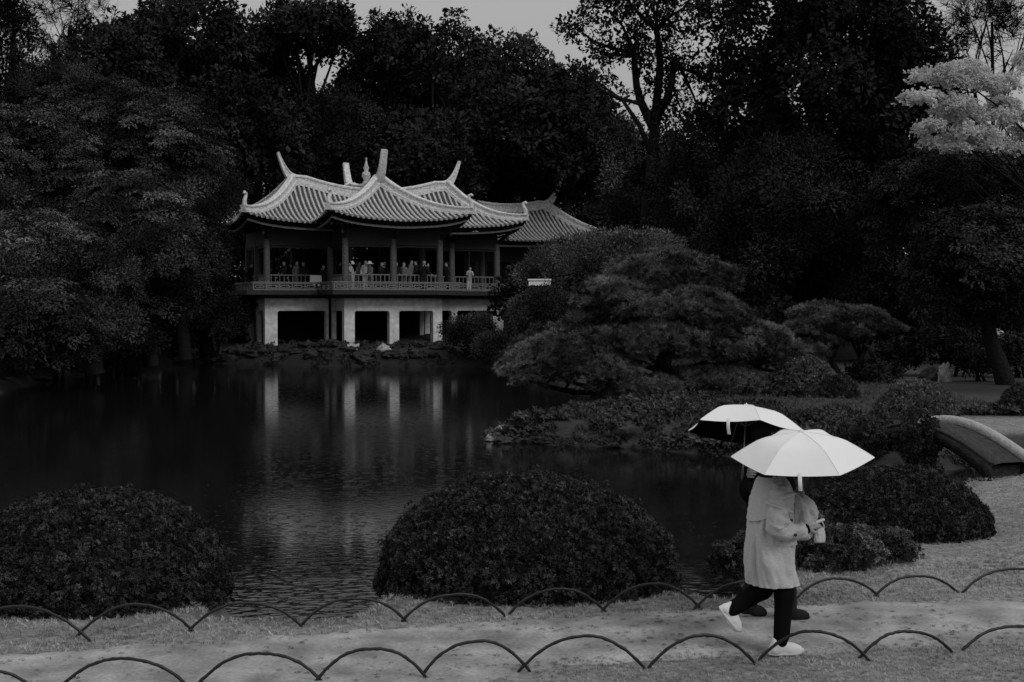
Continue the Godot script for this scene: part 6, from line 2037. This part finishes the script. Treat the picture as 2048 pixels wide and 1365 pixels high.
		["wood_tree", "dark tree deep in the wood behind all the others", "tree", "trees deep in the wood behind everything", Vector3(40.7, 1.6, -129.0), Vector3(40.75, 10.48, -129.00), Vector3(6.84, 10.13, 4.79), "fine", 1.25, 1.2, 0.0076, 0.063, 13, 0.0, 0.3, 0.36119999999999997],
		["wood_tree", "dark tree deep in the wood behind all the others", "tree", "trees deep in the wood behind everything", Vector3(47.2, 1.6, -121.0), Vector3(47.23, 10.02, -121.00), Vector3(6.41, 9.50, 4.49), "fine", 1.25, 1.2, 0.0076, 0.063, 13, 0.0, 0.3, 0.36119999999999997],
		["wood_tree", "dark tree deep in the wood behind all the others", "tree", "trees deep in the wood behind everything", Vector3(58.1, 1.6, -125.0), Vector3(58.10, 10.25, -125.00), Vector3(6.63, 9.82, 4.64), "fine", 1.25, 1.2, 0.0076, 0.063, 13, 0.0, 0.3, 0.36119999999999997],
		["understorey_bush", "dark understorey bush under the feathery bank trees", "bush", "understorey bushes along the far bank", Vector3(-35.3, 0.8, -76.0), Vector3(-35.32, 2.64, -76.00), Vector3(2.39, 2.39, 2.39), "broad", 0.6, 0.62, 0.0046, 0.049, 8, 0.0, 0.12, 0.36119999999999997],
		["understorey_bush", "dark understorey bush under the feathery bank trees", "bush", "understorey bushes along the far bank", Vector3(-30.9, 0.8, -73.0), Vector3(-30.92, 2.32, -73.00), Vector3(2.29, 2.29, 2.29), "broad", 0.6, 0.62, 0.0046, 0.049, 8, 0.0, 0.12, 0.36119999999999997],
		["understorey_bush", "dark understorey bush under the feathery bank trees", "bush", "understorey bushes along the far bank", Vector3(-26.8, 0.8, -70.0), Vector3(-26.76, 2.68, -70.00), Vector3(2.20, 2.20, 2.20), "broad", 0.6, 0.62, 0.0046, 0.049, 8, 0.0, 0.12, 0.36119999999999997],
		["understorey_bush", "dark understorey bush under the feathery bank trees", "bush", "understorey bushes along the far bank", Vector3(-25.9, 0.8, -76.0), Vector3(-25.93, 2.29, -76.00), Vector3(2.39, 2.39, 2.39), "broad", 0.6, 0.62, 0.0046, 0.049, 8, 0.0, 0.12, 0.36119999999999997],
		["understorey_bush", "dark understorey bush under the feathery bank trees", "bush", "understorey bushes along the far bank", Vector3(-21.9, 0.8, -73.0), Vector3(-21.89, 2.66, -73.00), Vector3(2.29, 2.29, 2.29), "broad", 0.6, 0.62, 0.0046, 0.049, 8, 0.0, 0.12, 0.36119999999999997],
		["understorey_bush", "dark understorey bush under the feathery bank trees", "bush", "understorey bushes along the far bank", Vector3(-18.1, 0.8, -70.0), Vector3(-18.11, 2.35, -70.00), Vector3(2.20, 2.20, 2.20), "broad", 0.6, 0.62, 0.0046, 0.049, 8, 0.0, 0.12, 0.36119999999999997],
		["understorey_bush", "dark understorey bush under the feathery bank trees", "bush", "understorey bushes along the far bank", Vector3(-16.5, 0.8, -76.0), Vector3(-16.53, 2.64, -76.00), Vector3(2.39, 2.39, 2.39), "broad", 0.6, 0.62, 0.0046, 0.049, 8, 0.0, 0.12, 0.36119999999999997],
		["understorey_bush", "dark understorey bush under the far trees beyond the island", "bush", "understorey bushes along the far bank", Vector3(1.6, 0.8, -74.0), Vector3(1.63, 3.30, -74.00), Vector3(2.61, 2.32, 2.61), "broad", 0.6, 0.62, 0.0046, 0.049, 8, 0.0, 0.12, 0.36119999999999997],
		["understorey_bush", "dark understorey bush under the far trees beyond the island", "bush", "understorey bushes along the far bank", Vector3(4.9, 0.8, -71.0), Vector3(4.90, 2.90, -71.00), Vector3(2.51, 2.23, 2.51), "broad", 0.6, 0.62, 0.0046, 0.049, 8, 0.0, 0.12, 0.36119999999999997],
		["understorey_bush", "dark understorey bush under the far trees beyond the island", "bush", "understorey bushes along the far bank", Vector3(7.9, 0.8, -68.0), Vector3(7.90, 3.28, -68.00), Vector3(2.40, 2.14, 2.40), "broad", 0.6, 0.62, 0.0046, 0.049, 8, 0.0, 0.12, 0.36119999999999997],
		["understorey_bush", "dark understorey bush under the far trees beyond the island", "bush", "understorey bushes along the far bank", Vector3(12.1, 0.8, -74.0), Vector3(12.08, 2.89, -74.00), Vector3(2.61, 2.32, 2.61), "broad", 0.6, 0.62, 0.0046, 0.049, 8, 0.0, 0.12, 0.36119999999999997],
		["understorey_bush", "dark understorey bush under the far trees beyond the island", "bush", "understorey bushes along the far bank", Vector3(14.9, 0.8, -71.0), Vector3(14.94, 3.29, -71.00), Vector3(2.51, 2.23, 2.51), "broad", 0.6, 0.62, 0.0046, 0.049, 8, 0.0, 0.12, 0.36119999999999997],
		["understorey_bush", "dark understorey bush under the far trees beyond the island", "bush", "understorey bushes along the far bank", Vector3(17.5, 0.8, -68.0), Vector3(17.51, 2.91, -68.00), Vector3(2.40, 2.14, 2.40), "broad", 0.6, 0.62, 0.0046, 0.049, 8, 0.0, 0.12, 0.36119999999999997],
		["understorey_bush", "dark understorey bush under the far trees beyond the island", "bush", "understorey bushes along the far bank", Vector3(22.5, 0.8, -74.0), Vector3(22.54, 3.30, -74.00), Vector3(2.61, 2.32, 2.61), "broad", 0.6, 0.62, 0.0046, 0.049, 8, 0.0, 0.12, 0.36119999999999997],
		["understorey_bush", "dark understorey bush under the far trees beyond the island", "bush", "understorey bushes along the far bank", Vector3(25.0, 0.8, -71.0), Vector3(24.97, 2.90, -71.00), Vector3(2.51, 2.23, 2.51), "broad", 0.6, 0.62, 0.0046, 0.049, 8, 0.0, 0.12, 0.36119999999999997],
		["understorey_bush", "dark understorey bush under the far trees beyond the island", "bush", "understorey bushes along the far bank", Vector3(27.1, 0.8, -68.0), Vector3(27.11, 3.28, -68.00), Vector3(2.40, 2.14, 2.40), "broad", 0.6, 0.62, 0.0046, 0.049, 8, 0.0, 0.12, 0.36119999999999997],
		["understorey_bush", "dark understorey bush under the far trees beyond the island", "bush", "understorey bushes along the far bank", Vector3(33.0, 0.8, -74.0), Vector3(33.00, 2.89, -74.00), Vector3(2.61, 2.32, 2.61), "broad", 0.6, 0.62, 0.0046, 0.049, 8, 0.0, 0.12, 0.36119999999999997],
		["waterside_shrub", "dark shrub drooping to the water under the overhanging trees", "shrub", "shrubs drooping to the water along the near bank", Vector3(-21.5, 0.3, -50.0), Vector3(-21.50, 0.66, -50.00), Vector3(1.18, 0.67, 1.18), "spray", 0.4, 0.36, 0.0046, 0.063, 6, 0.0, 0.08, 0.36119999999999997],
		["waterside_shrub", "dark shrub drooping to the water under the overhanging trees", "shrub", "shrubs drooping to the water along the near bank", Vector3(-21.2, 0.3, -52.2), Vector3(-21.17, 0.73, -52.20), Vector3(1.23, 0.70, 1.23), "spray", 0.4, 0.36, 0.0046, 0.063, 6, 0.0, 0.08, 0.36119999999999997],
		["waterside_shrub", "dark shrub drooping to the water under the overhanging trees", "shrub", "shrubs drooping to the water along the near bank", Vector3(-20.7, 0.3, -54.4), Vector3(-20.73, 0.82, -54.40), Vector3(1.28, 0.73, 1.28), "spray", 0.4, 0.36, 0.0046, 0.063, 6, 0.0, 0.08, 0.36119999999999997],
		["waterside_shrub", "dark shrub drooping to the water under the overhanging trees", "shrub", "shrubs drooping to the water along the near bank", Vector3(-20.2, 0.3, -56.6), Vector3(-20.19, 0.93, -56.60), Vector3(1.33, 0.76, 1.33), "spray", 0.4, 0.36, 0.0046, 0.063, 6, 0.0, 0.08, 0.36119999999999997],
		["waterside_shrub", "dark shrub drooping to the water under the overhanging trees", "shrub", "shrubs drooping to the water along the near bank", Vector3(-19.5, 0.3, -58.8), Vector3(-19.54, 1.05, -58.80), Vector3(1.39, 0.78, 1.39), "spray", 0.4, 0.36, 0.0046, 0.063, 6, 0.0, 0.08, 0.36119999999999997],
		["waterside_shrub", "dark shrub drooping to the water under the overhanging trees", "shrub", "shrubs drooping to the water along the near bank", Vector3(-18.8, 0.3, -61.0), Vector3(-18.79, 1.19, -61.00), Vector3(1.44, 0.81, 1.44), "spray", 0.4, 0.36, 0.0046, 0.063, 6, 0.0, 0.08, 0.36119999999999997],
		["understorey_bush", "dark bush closing off the grass behind the small pine", "bush", "bushes behind the island grass", Vector3(11.8, 0.8, -58.0), Vector3(11.75, 2.24, -58.00), Vector3(1.50, 1.09, 1.50), "broad", 0.45, 0.46, 0.0046, 0.063, 8, 0.0, 0.1, 0.36119999999999997],
		["understorey_bush", "dark bush closing off the grass behind the small pine", "bush", "bushes behind the island grass", Vector3(14.1, 0.8, -59.0), Vector3(14.09, 2.04, -59.00), Vector3(1.53, 1.11, 1.53), "broad", 0.45, 0.46, 0.0046, 0.063, 8, 0.0, 0.1, 0.36119999999999997],
		["understorey_bush", "dark bush closing off the grass behind the small pine", "bush", "bushes behind the island grass", Vector3(16.5, 0.8, -60.0), Vector3(16.49, 2.21, -60.00), Vector3(1.55, 1.13, 1.55), "broad", 0.45, 0.46, 0.0046, 0.063, 8, 0.0, 0.1, 0.36119999999999997],
		["understorey_bush", "dark bush closing off the grass behind the small pine", "bush", "bushes behind the island grass", Vector3(18.0, 0.8, -58.0), Vector3(18.04, 2.06, -58.00), Vector3(1.50, 1.09, 1.50), "broad", 0.45, 0.46, 0.0046, 0.063, 8, 0.0, 0.1, 0.36119999999999997],
		["understorey_bush", "dark bush closing off the grass behind the small pine", "bush", "bushes behind the island grass", Vector3(20.5, 0.8, -59.0), Vector3(20.48, 2.22, -59.00), Vector3(1.53, 1.11, 1.53), "broad", 0.45, 0.46, 0.0046, 0.063, 8, 0.0, 0.1, 0.36119999999999997],
		["understorey_bush", "dark bush closing off the grass behind the small pine", "bush", "bushes behind the island grass", Vector3(23.0, 0.8, -60.0), Vector3(23.00, 2.02, -60.00), Vector3(1.55, 1.13, 1.55), "broad", 0.45, 0.46, 0.0046, 0.063, 8, 0.0, 0.1, 0.36119999999999997],
		["understorey_bush", "dark bush closing off the grass behind the small pine", "bush", "bushes behind the island grass", Vector3(24.3, 0.8, -58.0), Vector3(24.32, 2.24, -58.00), Vector3(1.50, 1.09, 1.50), "broad", 0.45, 0.46, 0.0046, 0.063, 8, 0.0, 0.1, 0.36119999999999997]]
	#
	for t in trees:
		tree(t)
	special_trees()
	garden()
	turf()
	litter()
	hoop_fences()
	walkers()
	visitors()
